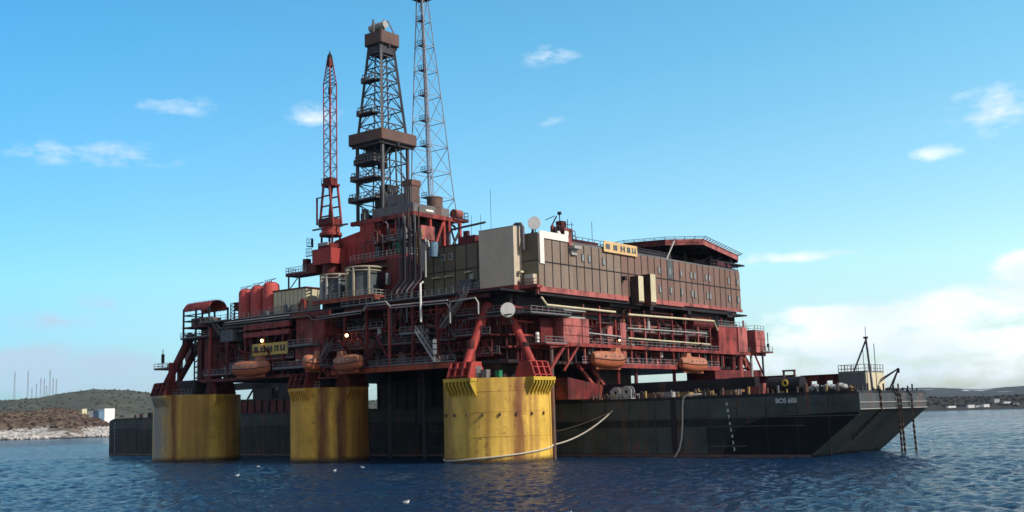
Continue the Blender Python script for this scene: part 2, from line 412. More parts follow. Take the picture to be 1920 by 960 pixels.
# ------------------------------------------------------------------ water
def grid_object(name, X, Y, Z, mat, label=None, kind='structure', cat=None, smooth=True):
    nr, nc = X.shape
    co = np.stack([X, Y, Z], -1).reshape(-1, 3).astype(np.float32)
    i = np.arange(nr-1)[:, None]*nc + np.arange(nc-1)[None, :]
    q = np.stack([i, i+1, i+nc+1, i+nc], -1).reshape(-1, 4).astype(np.int32)
    me = bpy.data.meshes.new(name)
    me.vertices.add(len(co)); me.vertices.foreach_set('co', co.ravel())
    me.loops.add(q.size); me.loops.foreach_set('vertex_index', q.ravel())
    me.polygons.add(len(q)); me.polygons.foreach_set('loop_start', np.arange(0, q.size, 4, dtype=np.int32))
    me.polygons.foreach_set('use_smooth', np.full(len(q), smooth))
    me.update(calc_edges=True); me.validate(); me.materials.append(mat)
    o = bpy.data.objects.new(name, me); COL.objects.link(o)
    return tag(o, label, cat, kind=kind)
def build_water():
    m, t, b = newmat('sea_water')
    pos = nn(t, 'ShaderNodeNewGeometry').outputs['Position']
    big = tex_noise(t, pos, .012, 4, .6, (.5, 1.6, 1))
    b.inputs['Base Color'].default_value = (.003, .025, .066, 1)
    t.links.new(ramp(t, big, .3, .7, .06, .14), b.inputs['Roughness'])
    b.inputs['IOR'].default_value = 1.33; b.inputs['Specular IOR Level'].default_value = .5
    f1 = tex_noise(t, pos, .8, 6, .62, (1, 1.25, 1)); f2 = tex_noise(t, pos, 3.0, 4, .6)
    f3 = tex_noise(t, pos, .10, 5, .6, (1, 1.5, 1))
    h = mm(t, 'ADD', mm(t, 'ADD', mm(t, 'MULTIPLY', f1, 1.0), mm(t, 'MULTIPLY', f2, .30)), mm(t, 'MULTIPLY', f3, 1.3))
    bm = nn(t, 'ShaderNodeBump'); bm.inputs['Strength'].default_value = 1.0; bm.inputs['Distance'].default_value = 2.1
    gust = tex_noise(t, pos, .03, 3, .6, (.6, 1.5, 1)); t.links.new(ramp(t, gust, .3, .7, .55, 1.0), bm.inputs['Strength'])
    t.links.new(h, bm.inputs['Height']); t.links.new(bm.outputs[0], b.inputs['Normal'])
    rs = np.concatenate([np.linspace(2, 60, 20)[:-1], np.arange(60, 72, .6), np.arange(72, 170, .33), np.arange(170, 300, .6), np.arange(300, 560, 1.0), 560*np.exp(np.linspace(0, math.log(1600/560), 220)), 1600*np.exp(np.linspace(.05, math.log(14000/1600), 24))])
    az = np.concatenate([np.linspace(-100, -33, 40)[:-1], np.arange(-33, 33.01, .13), np.linspace(33, 100, 41)[1:]])
    Rr, A = np.meshgrid(rs, np.radians(az), indexing='ij')
    X, Y = Rr*np.sin(A), Rr*np.cos(A); Z = np.zeros_like(X)
    rng = np.random.RandomState(3)
    dr = np.gradient(rs)[:, None]; da = (np.gradient(az)[None, :])*math.pi/180*Rr
    cell = np.maximum(dr, da)
    for k in range(54):
        L = .9*(5.2/.9)**rng.rand(); th = R(200)+rng.randn()*.75
        amp = .0078*L**.85*(.5+rng.rand())*(.65 if L > 2.6 else 1.05)
        kx, ky = 2*math.pi/L*math.cos(th), 2*math.pi/L*math.sin(th)
        fade = np.clip(L/(2.6*cell)-.5, 0, 1)
        Z += amp*fade*np.sin(kx*X+ky*Y+rng.rand()*6.28)
    grid_object('water', X, Y, Z-.02, m, 'dark blue choppy sea water around the rig and barge', 'structure')
build_water()

# ------------------------------------------------------------------ land
def vnoise(x, y, seed):
    xi, yi = np.floor(x).astype(np.int64), np.floor(y).astype(np.int64); fx, fy = x-xi, y-yi
    fx, fy = fx*fx*(3-2*fx), fy*fy*(3-2*fy)
    def hsh(i, j):
        n = (i*374761393 + j*668265263 + seed*1442695041) & 0xffffffff
        n = ((n ^ (n >> 13))*1274126177) & 0xffffffff
        return ((n ^ (n >> 16)) & 0xffff)/65535.0
    return (hsh(xi,yi)*(1-fx)+hsh(xi+1,yi)*fx)*(1-fy)+(hsh(xi,yi+1)*(1-fx)+hsh(xi+1,yi+1)*fx)*fy
def fbm(x, y, sc, oct=5, seed=1, rough=.5):
    s = 0; a = 1; tot = 0
    for k in range(oct):
        s = s + a*vnoise(x/sc*2**k+k*17.3, y/sc*2**k-k*9.1, seed+k); tot += a; a *= rough
    return s/tot*2-1
def land_mat(name, cols, scale=.02, rockline=None, snow=None):
    m, t, b = newmat(name)
    g = nn(t, 'ShaderNodeNewGeometry'); pos = g.outputs['Position']
    a = tex_noise(t, pos, scale, 8, .65, (1, 1, 2)); c2 = tex_noise(t, pos, scale*5, 6, .7); c3 = tex_noise(t, pos, scale*.35, 5, .6)
    c = mixc(t, ramp(t, a, .38, .62), cols[0], cols[1])
    c = mixc(t, ramp(t, c3, .42, .6), c, cols[2])
    c = mixc(t, ramp(t, c2, .5, .72, 0, .7), c, cols[3])
    if rockline:
        sp = nn(t, 'ShaderNodeSeparateXYZ'); t.links.new(pos, sp.inputs[0])
        lim = mm(t, 'ADD', mm(t, 'MULTIPLY', mm(t, 'SUBTRACT', a, .5), 30), mm(t, 'MULTIPLY', mm(t, 'SUBTRACT', c2, .5), 9))
        d = mm(t, 'ADD', sp.outputs[2], lim)
        rock = mixc(t, ramp(t, c2, .40, .56), (.10, .085, .07), rockline[2])
        rock = mixc(t, ramp(t, a, .55, .7, 0, .7), rock, (.24, .17, .10))
        c = mixc(t, ramp(t, d, rockline[0], rockline[1], 1, 0), c, rock)
        c = mixc(t, ramp(t, sp.outputs[2], .3, 1.5, 1, 0), c, (.035, .03, .022))
    if snow:
        c = mixc(t, ramp(t, c3, snow, snow+.03, 0, .85), c, (.8, .82, .85))
    t.links.new(c, b.inputs['Base Color']); b.inputs['Roughness'].default_value = .95; b.inputs['Specular IOR Level'].default_value = .1
    bm = nn(t, 'ShaderNodeBump'); bm.inputs['Strength'].default_value = .7; bm.inputs['Distance'].default_value = 2.5
    t.links.new(mm(t, 'ADD', c2, a), bm.inputs['Height']); t.links.new(bm.outputs[0], b.inputs['Normal'])
    return m
def ip(x, pts): return np.interp(x, [p[0] for p in pts], [p[1] for p in pts])
def land(name, az0, az1, naz, r0, r1, nr, prof, mat, label, depthprof, lump, seed, back=1.0):
    """prof: (az, height of ridge); depthprof: fraction of the height against the fraction of the depth"""
    az = np.linspace(az0, az1, naz); rs = np.linspace(r0, r1, nr)
    Rr, A = np.meshgrid(rs, np.radians(az), indexing='ij')
    X, Y = Rr*np.sin(A), Rr*np.cos(A)
    Hh = ip(np.degrees(A), prof); f = (Rr-r0)/(r1-r0)
    f = np.clip(f + .09*fbm(X, Y, (r1-r0)*.4, 4, seed+5), 0, 1)
    D = ip(f, depthprof)
    Z = Hh*D + (fbm(X, Y, lump[0], 6, seed, .55)*lump[1] + fbm(X, Y, lump[0]*.08, 3, seed+9)*lump[2])*np.clip(D*3, .0, 1)*np.clip(Hh/8, .15, 1)
    Z -= (1-np.clip(D*8, 0, 1))*2.5
    return grid_object(name, X, Y, Z, mat, label)
def build_land():
    mh = land_mat('headland_scrub_and_rock', [(.085,.06,.048), (.135,.095,.062), (.16,.12,.072), (.055,.038,.034)], .035, (6, 10, (.52, .48, .42)))
    land('headland', -34, -17.6, 420, 985, 1330, 200, [(-34, 20), (-27, 25), (-24.5, 26), (-23.4, 23), (-21.8, 28), (-20.9, 23), (-20.5, 17), (-20.1, 14), (-19.8, 13), (-19.5, 8), (-19.1, 2), (-17.6, 0)], mh,
         'low headland of pale shore rock under brown scrub',
         [(0, 0), (.05, .05), (.2, .42), (.4, .75), (.6, 1), (.8, .95), (1, .6)], (60, 4.0, 2.0), 11)
    mm_ = land_mat('plateau_scrub', [(.10,.075,.055), (.12,.10,.06), (.13,.115,.07), (.07,.05,.045)], .02)
    land('plateau', -30, -14, 200, 1420, 1800, 60, [(-30, 16), (-22, 20), (-20, 20), (-18, 19), (-14, 16)], mm_, 'brown scrub shelf behind the rocky headland', [(0, 0), (.15, .75), (.4, 1), (1, 1)], (90, 1.6, .7), 21)
    mg = land_mat('green_hill_heath', [(.060,.066,.046), (.105,.10,.066), (.062,.07,.052), (.095,.07,.062)], .012)
    land('hill', -40, 14, 420, 1900, 2700, 140, [(-40, 58), (-25, 68), (-22.6, 73), (-21.5, 81), (-20, 87), (-18.5, 84), (-17.3, 75), (-15, 62), (-11, 56), (-7, 52), (-2, 46), (8, 40), (14, 34)], mg,
         'grey green rounded hill with scrub behind the left shore', [(0, 0), (.15, .3), (.45, .68), (.75, .96), (.9, 1), (1, .97)], (220, 5, 2.2), 31)
    mr = land_mat('dark_shore_scrub', [(.040,.036,.030), (.07,.055,.04), (.055,.05,.036), (.028,.028,.024)], .022)
    land('shore', 8, 40, 400, 1480, 2300, 120, [(8, 12), (14, 16), (18, 20), (21, 19), (22.5, 17), (24, 19), (30, 24), (40, 26)], mr,
         'low dark shore with bare scrub on the right', [(0, 0), (.05, .10), (.2, .35), (.5, .8), (.8, 1), (1, .9)], (110, 3.5, 2.6), 41)
    mf = land_mat('far_blue_heath', [(.06,.055,.045), (.08,.075,.055), (.06,.06,.045), (.05,.045,.04)], .006, snow=.60)
    land('far_hills', -8, 44, 300, 4200, 6200, 60, [(-8, 60), (10, 66), (17, 84), (19, 96), (20.5, 88), (22, 80), (24, 90), (30, 100), (44, 80)], mf,
         'distant blue grey hills with snow patches on the right', [(0, 0), (.3, .5), (.7, .9), (.9, 1), (1, .96)], (600, 12, 4), 51)
build_land()
def build_haze():
    m = bpy.data.materials.new('thin_sea_air'); m.use_nodes = True; t = m.node_tree; t.nodes.clear()
    o = nn(t, 'ShaderNodeOutputMaterial'); v = nn(t, 'ShaderNodeVolumePrincipled')
    v.inputs['Color'].default_value = (.48, .72, 1.0, 1); v.inputs['Density'].default_value = HAZE; v.inputs['Anisotropy'].default_value = .2
    t.links.new(v.outputs[0], o.inputs['Volume'])
    h = solo('haze', MB().box(-15500, 15500, -15500, 15500, -40, 190), m, 'thin bluish air over the bay', frame=F_W, kind='stuff')
HAZE = 2.8e-5
build_haze()
def rock_mat_objs():
    # shore boulders of the headland: too many to count, one object
    mb = MB(); rnd = random.Random(5)
    for i in range(900):
        a = R(rnd.uniform(-26, -18.6)); r = 1000+rnd.random()**1.6*75; s = rnd.uniform(.8, 3.0)
        c = (r*math.sin(a), r*math.cos(a), rnd.uniform(.2, 1.5)+(r-1000)*.10)
        n = 5; k0 = len(mb.v); prof = [(.01, -.7), (.8, -.4), (1, .1), (.6, .55), (.01, .7)]
        b = MB().lathe(prof, (0, 0, 0), n)
        mb.add([(c[0]+v[0]*s*rnd.uniform(.8,1.5), c[1]+v[1]*s*rnd.uniform(.7,1.3), c[2]+v[2]*s*rnd.uniform(.6,1.1)) for v in b.v], b.f)
    m = paint('pale_shore_rock', (.42, .39, .35), rust=0, var=.35, rough=.9, spec=.1)
    o = solo('shore_rocks', mb, m, 'pale boulders scattered along the headland waterline', 'rocks', frame=F_W, kind='stuff', smooth=20)
    for nm, host, cnt, zmin, smin, smax, col, lab in (('scrub', 'headland', 2600, 8, .7, 2.2, (.085, .058, .044), 'bare brown bushes spread over the low headland'),
            ('shore_scrub', 'shore', 3200, 3, 1.2, 3.6, (.035, .032, .024), 'dark bare bushes covering the low right shore'), ('hill_scrub', 'hill', 2600, 25, 1.2, 3.4, (.06, .064, .044), 'dark bushes dotted over the grey green hill')):
        vs = [v.co for v in bpy.data.objects[host].data.vertices if v.co.z > zmin]; mb = MB()
        for i in range(cnt):
            p = rnd.choice(vs); sz = rnd.uniform(smin, smax); b = MB().lathe([(.25, -.5), (1, .1), (.7, .7), (.01, 1.0)], (0, 0, 0), 5)
            ox, oy = rnd.uniform(-3, 3), rnd.uniform(-3, 3)
            mb.add([(p.x+ox+v[0]*sz*rnd.uniform(.6, 1.6), p.y+oy+v[1]*sz*rnd.uniform(.6, 1.6), p.z+v[2]*sz*rnd.uniform(.5, 1.1)) for v in b.v], b.f)
        solo(nm, mb, paint('bare_brush_'+host, col, rust=0, var=.5, rough=.95, spec=.05), lab, 'scrub', frame=F_W, kind='stuff', smooth=10)
rock_mat_objs()

def shore_house(name, label, az, r, z, w, d, h, rot, tone='house', roof=True, win=3, group=None):
    a = R(az); loc = (r*math.sin(a), r*math.cos(a), z)
    fr = Matrix.Translation(loc) @ Matrix.Rotation(R(rot), 4, 'Z')
    t = thing(name, label, 'building', (0,0,0), fr, group)
    part('wall', MB().box(-w/2, w/2, -d/2, d/2, -6, h), tone, t)
    part('roof', MB().box(-w/2-.3, w/2+.3, -d/2-.3, d/2+.3, h+.02, h+.5), 'grey', t)
    for i in range(win):
        x = -w/2+(i+.5)*w/win
        part('window', MB().box(x-.7, x+.7, -d/2-.06, -d/2+.2, h*.45, h*.45+1.3), 'glass', t)
    return t
shore_house('hall', 'tall white block building right of the low white buildings on the shelf', -19.68, 1490, 19, 16, 14, 12, -38, win=0)
shore_house('shed', 'long low white building beside the tall white block', -20.32, 1480, 22, 20, 8, 6, -28, win=4)
shore_house('annexe', 'small pale blue building between the long shed and the block', -20.0, 1470, 21, 9, 8, 7, -28, tone='blue', win=2)
shore_house('cottage', 'small cream house at the left end of the white buildings', -20.72, 1480, 22, 8, 7, 9, -30, tone='cream', win=2)
rr = random.Random(12)
for i, (az, r, z) in enumerate(((21.55, 1540, 2), (21.9, 1548, 2.5), (22.2, 1542, 2), (23.1, 1600, 5), (23.5, 1560, 3), (20.7, 1545, 2.5), (22.7, 1700, 9), (24.1, 1690, 9))):
    lab = ['white house by the waterline of the dark right shore', 'white house by the waterline of the dark right shore', 'white house by the waterline of the dark right shore',
           'white house in the scrub of the right shore', 'white house in the scrub of the right shore', 'white house by the waterline of the dark right shore',
           'white house in the scrub of the right shore', 'white house in the scrub of the right shore'][i]
    shore_house('house', lab, az, r, z, rr.uniform(6, 11), 6, rr.uniform(3, 5), rr.uniform(-30, 20), win=0, group='houses on the right shore' if 'waterline' in lab else 'houses in the right scrub')
# transmitter masts on the left hill
for i, (px_az, el, h, lab) in enumerate(((-23.66, 1.62, 72, 'leftmost lattice mast on the hill, standing apart'), (-23.10, 1.62, 74, 'tall lattice mast, second from the left on the hill'),
        (-22.92, 1.6, 33, 'short mast just right of the second tall mast'), (-22.73, 1.6, 44, 'short dark mast with a flat top left of the close cluster'), (-22.55, 1.62, 57, 'slim mast at the left of the close cluster'),
        (-22.40, 1.6, 56, 'slim mast in the middle of the close cluster'), (-22.30, 1.62, 37, 'lowest mast inside the close cluster'), (-22.16, 1.68, 74, 'tallest mast of the close cluster on the hill'),
        (-22.02, 1.68, 53, 'second mast from the right on the hill'), (-21.88, 1.72, 48, 'rightmost mast on the hill'))):
    a = R(px_az); r = 2600; z = 7+r*math.tan(R(el))-6; z -= 10; h = h*.86+3
    fr = Matrix.Translation((r*math.sin(a), r*math.cos(a), z))
    t = thing('radio_mast', lab, 'mast', (0,0,0), fr, 'radio masts on the hill')
    w = 1.6 if h > 55 else 1.3; mb = MB()
    for sx, sy in ((-1,-1),(1,-1),(1,1),(-1,1)): mb.beam((sx*w, sy*w, 0), (sx*.5, sy*.5, h), .26)
    part('leg', mb, 'flare', t)  # pale grey stands in for haze on these far masts
    mb = MB(); k = int(h/4)
    for j in range(k):
        f0, f1 = j/k, (j+1)/k; w0, w1 = w+(.5-w)*f0, w+(.5-w)*f1
        mb.beam((-w0, -w0, h*f0), (w1, -w1, h*f1), .16); mb.beam((w0, w0, h*f0), (w1, -w1, h*f1), .16); mb.beam((-w0, w0, h*f0), (-w1, -w1, h*f1), .16)
    part('brace', mb, 'flare', t)
    part('platform', MB().box(-1, 1, -1, 1, h*.86, h*.88), 'flare', t)

# ================================================================== PLATFORM HULL AND DECK
PL = thing('drilling_platform', 'rusty red offshore platform hull standing on thick yellow legs', 'platform', (0, 0, 0))
def bracket(mb, ribs, ang, R0, z1=13.3, w=2.9, proj=1.15, h=3.0):
    """fan bracket: cap plate over slanting ribs on the column flank"""
    a = R(ang); ca, sa = math.cos(a), math.sin(a)
    def P(u, v, z): return (mb.c[0]+ca*u-sa*v, mb.c[1]+sa*u+ca*v, z)
    cap = [P(R0-.5, -w, z1-.55), P(R0+proj, -w, z1-.55), P(R0+proj, w, z1-.55), P(R0-.5, w, z1-.55)]
    cap2 = [(x, y, z1+.02) for x, y, z in cap]
    mb.add(cap+cap2, [(3,2,1,0),(4,5,6,7),(0,1,5,4),(1,2,6,5),(2,3,7,6),(3,0,4,7)])
    for k in range(ribs):
        v = -w+.25+(2*w-.5)*k/(ribs-1); dv = math.sqrt(max(0, R0*R0-v*v))
        th = .13
        pts = []
        for s in (-th, th): pts += [P(dv-.25, v+s, z1-.55), P(R0+proj-.1, v+s, z1-.55), P(R0+proj-.1, v+s, z1-.95), P(dv-.05, v+s, z1-h)]
        mb.add(pts, [(0,1,2,3),(7,6,5,4),(0,4,5,1),(1,5,6,2),(2,6,7,3),(3,7,4,0)])
def column(x, y, r, mat, brs, ribs=8):
    t = 13.3
    mb = MB().lathe([(r, -6), (r, t-.02), (r-.25, t), (0, t)], (x, y, 0), 96)
    c = bpy.data.objects.new('column', mesh_of('column', mb.arr((x, y, 0)), mb.f, M[mat])); COL.objects.link(c)
    c.parent = PL; c.location = (x, y, 0); ORI[c.name] = Vector((x, y, 0))
    for a in brs:
        b = MB(); b.c = (x, y)
        if x == 0: bracket(b, ribs, a, r)
        else: bracket(b, ribs, a, r, proj=.7, w=2.4, h=2.6)
        part('bracket', b, 'yel_bracket' if x == 0 else mat, c)
    if y < 10:
        b = MB()
        for z in (4.1, 8.0, 11.2): b.lathe([(r-.02, z-.05), (r+.045, z-.04), (r+.045, z+.04), (r-.02, z+.05)], (x, y, 0), 96)
        part('weld_seam', b, mat, c)
        b = MB()
        for k in range(8 if x == 0 else 0):
            a = R(-118+k*17.5)
            b.beam((x+math.cos(a)*(r-.05), y+math.sin(a)*(r-.05), 7.55), (x+math.cos(a)*(r+.3), y+math.sin(a)*(r+.3), 7.5), .22, .5)
        if x == 0: part('lug', b, 'rustbox', c)
    return c
colR = column(0, 0, 8.85, 'col_r', (-90, 0))
colM = column(-40.8, 0, 7.25, 'col_m', (-90, 0))
colL = column(-81.65, 0, 8.85, 'col_l', (-90, 0))
for x, r in ((0, 8.85), (-40.8, 7.25), (-81.65, 8.85)): column(x, 74, r, 'col_m', ())
# rust flanked pipe standing against the near column
part('riser_pipe', MB().tube([(7.25, 5.6, -2), (7.25, 5.6, 18.6)], .33, 8), 'rustbox', PL)

# knees and feet
def foot(mb, c, ang, R0, z0=13.3, h=2.5, w=2.2):
    a = R(ang); ca, sa = math.cos(a), math.sin(a)
    def P(u, v, z): return (c[0]+ca*u-sa*v, c[1]+sa*u+ca*v, z)
    for v in (-w, -w*.35, w*.35, w):
        t = .18; pts = []
        for s in (-t, t): pts += [P(R0+1.0, v+s, z0), P(R0-3.2, v+s, z0), P(R0-2.2, v+s*.9, z0+h), P(R0+.1, v+s*.9, z0+h)]
        mb.add(pts, [(3,2,1,0),(4,5,6,7),(0,1,5,4),(1,2,6,5),(2,3,7,6),(3,0,4,7)])
    for z, f in ((z0+.3, 1), (z0+h*.62, .8), (z0+h, .6)):
        u0, u1 = R0-3.2+(1-f)*2, R0+1.0-(1-f)*3
        q = [P(u0, -w-.15, z), P(u1, -w-.15, z), P(u1, w+.15, z), P(u0, w+.15, z)]
        mb.add(q+[(x, y, zz+.14) for x, y, zz in q], [(3,2,1,0),(4,5,6,7),(0,1,5,4),(1,2,6,5),(2,3,7,6),(3,0,4,7)])
    pts = []
    for s in (-w*.8, w*.8): pts += [P(R0-2.7, s, z0), P(R0-.2, s, z0), P(R0-.6, s, z0+h), P(R0-2.1, s, z0+h)]
    mb.add(pts, [(0,1,2,3),(7,6,5,4),(0,4,5,1),(1,5,6,2),(2,6,7,3),(3,7,4,0)])
def knee(cx, cy, ang, r, top_in, ztop, mat='red', rad=1.0):
    a = R(ang); ca, sa = math.cos(a), math.sin(a)
    mb = MB(); foot(mb, (cx, cy), ang, r); part('knee_foot', mb, mat, PL)
    b = MB().tube([(cx+ca*(r-1.0), cy+sa*(r-1.0), 15.2), (cx+ca*top_in, cy+sa*top_in, ztop)], rad*.7, 12, rad*.95)
    part('knee_brace', b, mat, PL)
    b = MB().tube([(cx+ca*(r-2.6), cy+sa*(r-2.6), 13.3), (cx+ca*(r-2.6), cy+sa*(r-2.6), ztop-6)], rad*.75, 10)
    part('knee_strut', b, 'dred', PL)
knee(0, 0, -90, 8.85, 1.7, 25.6, 'bred', .9); knee(0, 0, 0, 8.85, 2.4, 25.0, 'bred', .85)
knee(-81.65, 0, -180, 8.85, -3.5, 27.2, 'dred', .8); knee(-81.65, 0, -90, 8.85, 1.5, 26, 'dred'); knee(-81.65, 0, 0, 8.85, 4, 22, 'dred')
mb = MB(); foot(mb, (-40.8, 0), -90, 7.25); part('knee_foot', mb, 'dred', PL)
mb = MB(); foot(mb, (-40.8, 0), 0, 7.25); part('knee_foot', mb, 'dred', PL)
for cx in (0, -40.8, -81.65):
    part('leg_stub', MB().box(cx-3.2, cx+3.2, -2.8, 3.2, 13.3, 16.4), 'dark', PL)
    part('leg_stub', MB().box(cx-3.2, cx+3.2, 70.8, 77, 13.3, 16.4), 'dark', PL)

# deck box
part('hull_box', MB().box(-71.5, 4, -1, 76, 16.2, 27.2), 'soot', PL)
part('shade_panel', MB().box(4.5, 4.75, 12, 60, 16.4, 18.1).box(4.5, 4.72, 16, 58, 20.6, 21.9).box(-60, -46, -1.7, -1.45, 16.5, 18.1).box(-34, -8, -1.7, -1.45, 16.5, 18.2).box(-34, -12, -1.75, -1.45, 20.7, 22.4), 'dark', PL)  # dark slabs painted in as shade between the deck posts
part('shade_panel', MB().box(4, 4.6, 0, 50, 23.9, 27.15).box(-1.5, 4.6, -1.7, -1, 24.2, 27.15), 'dark', PL)  # dark slabs painted in as shade below the accommodation block
part('hull_box', MB().box(-79.5, -71.5, 6, 76, 16.2, 24.5), 'dred', PL)
part('bottom_plate', MB().box(-74, 5.5, -3.5, 77.5, 15.7, 16.2), 'dark', PL)
part('top_deck', MB().box(-72, 6.2, -6.0, 78, 27.2, 27.5), 'dark', PL)
mb = MB()
for i in range(60):
    x = -71+i*1.26; mb.box(x-.09, x+.09, -1.45, -1, 16.4, 27)
for i in range(60):
    y = 0+i*1.28; mb.box(4, 4.4, y-.09, y+.09, 16.4, 27)
part('stiffener', mb, 'dred', PL)
mb = MB()
for z, d in ((18.4, .9), (20.4, .6), (22.6, .7), (24.9, .8)):
    mb.box(-71.5, 4.3, -1-d, -1, z-.16, z+.16); mb.box(4, 4+d, -1, 76, z-.16, z+.16)
part('girder', mb, 'red', PL)
part('edge_beam', MB().box(-58, -44.5, -6.6, -6.1, 23.6, 24.5).box(-58, -44.5, -6.6, -6.1, 25.0, 26.0), 'red', PL)
part('edge_beam', MB().box(-32.8, -3.4, -6.9, -6.3, 15.3, 16.1), 'orange', PL)
part('edge_beam', MB().box(-71, -44, -6.9, -6.3, 15.5, 16.1), 'dred', PL)
part('edge_beam', MB().box(-44, -33, -6.9, -6.3, 26.2, 27.1).box(-31, 3, -5.2, -4.7, 26.4, 27.1), 'dred', PL)
part('edge_beam', MB().box(7.6, 8.1, 9, 82, 18.6, 19.2), 'red', PL)
part('edge_beam', MB().box(4.4, 5.0, 26, 60, 21.6, 23.6), 'pink', PL)
part('edge_beam', MB().box(7.2, 7.8, 17, 62, 15.2, 16.0), 'red', PL)
for i in range(13):
    x = -69+i*5.6
    if -46 < x < -36 or x > -2: continue
    part('deck_post', MB().beam((x, -6.2, 16.1), (x, -6.2, 26.4), .38), 'dred' if i % 3 else 'red', PL)
for i in range(14):
    y = 10+i*4.9
    part('deck_post', MB().beam((7.4, y, 16.0), (7.4, y, 26.0 if i % 3 else 23.8), .30), 'pink' if i % 4 == 1 else 'red', PL)
for (x, z0, z1, d) in ((-62, 16.1, 23.6, 5), (-50, 16.2, 23.6, 5), (-26, 16.1, 22, 4.6), (-18, 16.1, 22, -4.6), (-10, 16.1, 24, 4.6)):
    part('deck_brace', MB().tube([(x, -6.0, z0), (x+d, -5.6, z1)], .22, 8), 'dred', PL)

def walkway(x0, x1, y0, y1, z, sides, mat='dred', rmat='rail', th=.22):
    w = part('walkway', MB().box(x0, x1, y0, y1, z-th, z), mat, PL)
    e = {'f': ((x0, y0+.05, z), (x1, y0+.05, z)), 'b': ((x0, y1-.05, z), (x1, y1-.05, z)), 'l': ((x0+.05, y0, z), (x0+.05, y1, z)), 'r': ((x1-.05, y0, z), (x1-.05, y1, z))}
    mb = MB()
    for s in sides: mb.rails(e[s])
    part('railing', mb, rmat, w); return w
walkway(-33, -3.5, -6.4, -1.5, 16.3, 'f'); walkway(-71, -62, -6.4, -1.5, 16.9, 'fl'); walkway(-48, -34.5, -7.6, -1.5, 17.2, 'flr', 'grey')
walkway(-60.5, -44, -6.0, -1.5, 19.2, 'f'); walkway(-34.5, -24, -5.5, -1.5, 19.8, 'fr'); walkway(-24, -6, -3.2, -1.5, 20.2, 'f')
walkway(-43.5, -37, -7.9, -2, 21.1, 'flr', 'grey'); walkway(-16, -10.4, -6.4, -2, 21.6, 'fl', 'grey'); walkway(-31, -22, -4.5, -1.5, 23.2, 'f')
walkway(-5.5, 2.6, -4.6, -1.9, 20.5, 'f'); walkway(-4, 3, -2.8, -1.2, 17.4, 'f')
walkway(3, 8.4, 2.6, 8.6, 18.9, 'fr', 'red'); walkway(3, 8.4, -1, 10, 23.7, 'fr', 'dark'); walkway(-6, 4, -3.2, -1.5, 24.0, 'f', 'dark')
walkway(4.4, 8.0, 8.5, 78, 19.0, 'r', 'red'); walkway(4.4, 7.6, 14, 62, 15.9, 'r', 'dred'); walkway(4.4, 7.0, 28, 60, 22.0, 'r', 'dred')
walkway(3, 9.6, 77.5, 82.5, 19.4, 'fr', 'dred'); walkway(-91.5, -85.2, -4, -.5, 19.2, 'flb', 'dred')
walkway(-80, -70.5, -5.5, 0, 24.9, 'fl', 'dark'); walkway(-72, -62, -6.5, -1, 27.5, 'f', 'dark')
part('aerial', MB().tube([(-90.5, -2.5, 19.2), (-90.5, -2.5, 23.4)], .09, 5).box(-90.8, -90.2, -2.7, -2.3, 20.4, 22.4), 'dark', PL)
part('aerial', MB().tube([(9, 81.5, 19.4), (9, 81.5, 23.6)], .1, 5).box(8.8, 9.2, 81.3, 81.7, 20.4, 21.2), 'dark', PL)
# rail along the top deck edge
mb = MB().rails([(-62, -5.9, 27.5), (-37, -5.9, 27.5)]).rails([(-31, -5.9, 27.5), (-4, -5.9, 27.5)]); part('railing', mb, 'rail', PL)

# left end: stair tower cage, ladder, dark frame, canopy stage
mb = MB()
for sx in (-78.6, -75.9):
    for sy in (-3, -.4): mb.beam((sx, sy, 16), (sx, sy, 25), .22)
for k in range(8):
    z = 16.6+k*1.15; mb.box(-78.6, -75.9, -3, -.4, z, z+.12)
    mb.beam((-78.6, -3, z), (-75.9, -3, z+1.0), .14); mb.beam((-78.6, -3, z+.6), (-75.9, -3, z+.6), .07)
part('stair_cage', mb, 'dark', PL)
mb = MB()
for x in (-75, -72.6): mb.box(x-.7, x+.7, -4.4, -2.6, 16, 25.0)
mb.beam((-75, -3.5, 17), (-72, -3.5, 24), .4); mb.beam((-84, 0, 22.9), (-76, -2, 23.4), 1.1)
mb.beam((-85.5, 0, 21.2), (-82, -1, 23.4), .9, 2.2)
part('end_frame', mb, 'dred', PL)
part('bulkhead', MB().box(-72.4, -66, -3.6, -1.6, 17, 26.6), 'dred', PL)
CN = part('stage_frame', MB().box(-79.6, -70.6, -5.4, -.4, 26.9, 27.2), 'dred', PL)
mb = MB()
for x in (-79.4, -75.2, -70.8):
    for y in (-5.2, -.6): mb.beam((x, y, 23.6), (x, y, 31.0), .3)
for z in (25.6, 28.4, 29.6):
    mb.beam((-79.4, -5.2, z), (-70.8, -5.2, z), .22); mb.beam((-79.4, -5.2, z), (-79.4, -.6, z), .22)
part('post', mb, 'dark', CN)
part('winch_box', MB().box(-77.2, -71.8, -4.9, -1.5, 27.2, 28.9), 'rustbox', CN)
CA = MB(); prof = [(2.35*math.cos(a), 2.0*math.sin(a)) for a in np.linspace(0, math.pi, 13)]
outer = [(-2.9+u, 30.4+v) for u, v in prof]; inner = [(-2.9+u*.93, 30.4+v*.93) for u, v in prof][::-1]
CA.prismx(outer+inner, -79.6, -71.0)
cp = part('canopy', CA, 'bred', PL)
mb = MB()
for k in range(8): mb.lathe([(2.44, -79.3+k*1.15), (2.44, -79.1+k*1.15)], (0, -2.9, 30.2), 14, 0, math.pi, 'x')
part('canopy_rib', mb, 'pink', cp)
mb = MB()
for s in (0, 1.2): mb.beam((-70.2+s, -5.9, 28.6), (-64.6+s, -5.9, 23.6), .18, .3)
for k in range(13): mb.box(-70.2+k*.44, -69.2+k*.44, -6.3, -5.0, 28.3-k*.39, 28.4-k*.39)
part('stair', mb, 'grey', PL)
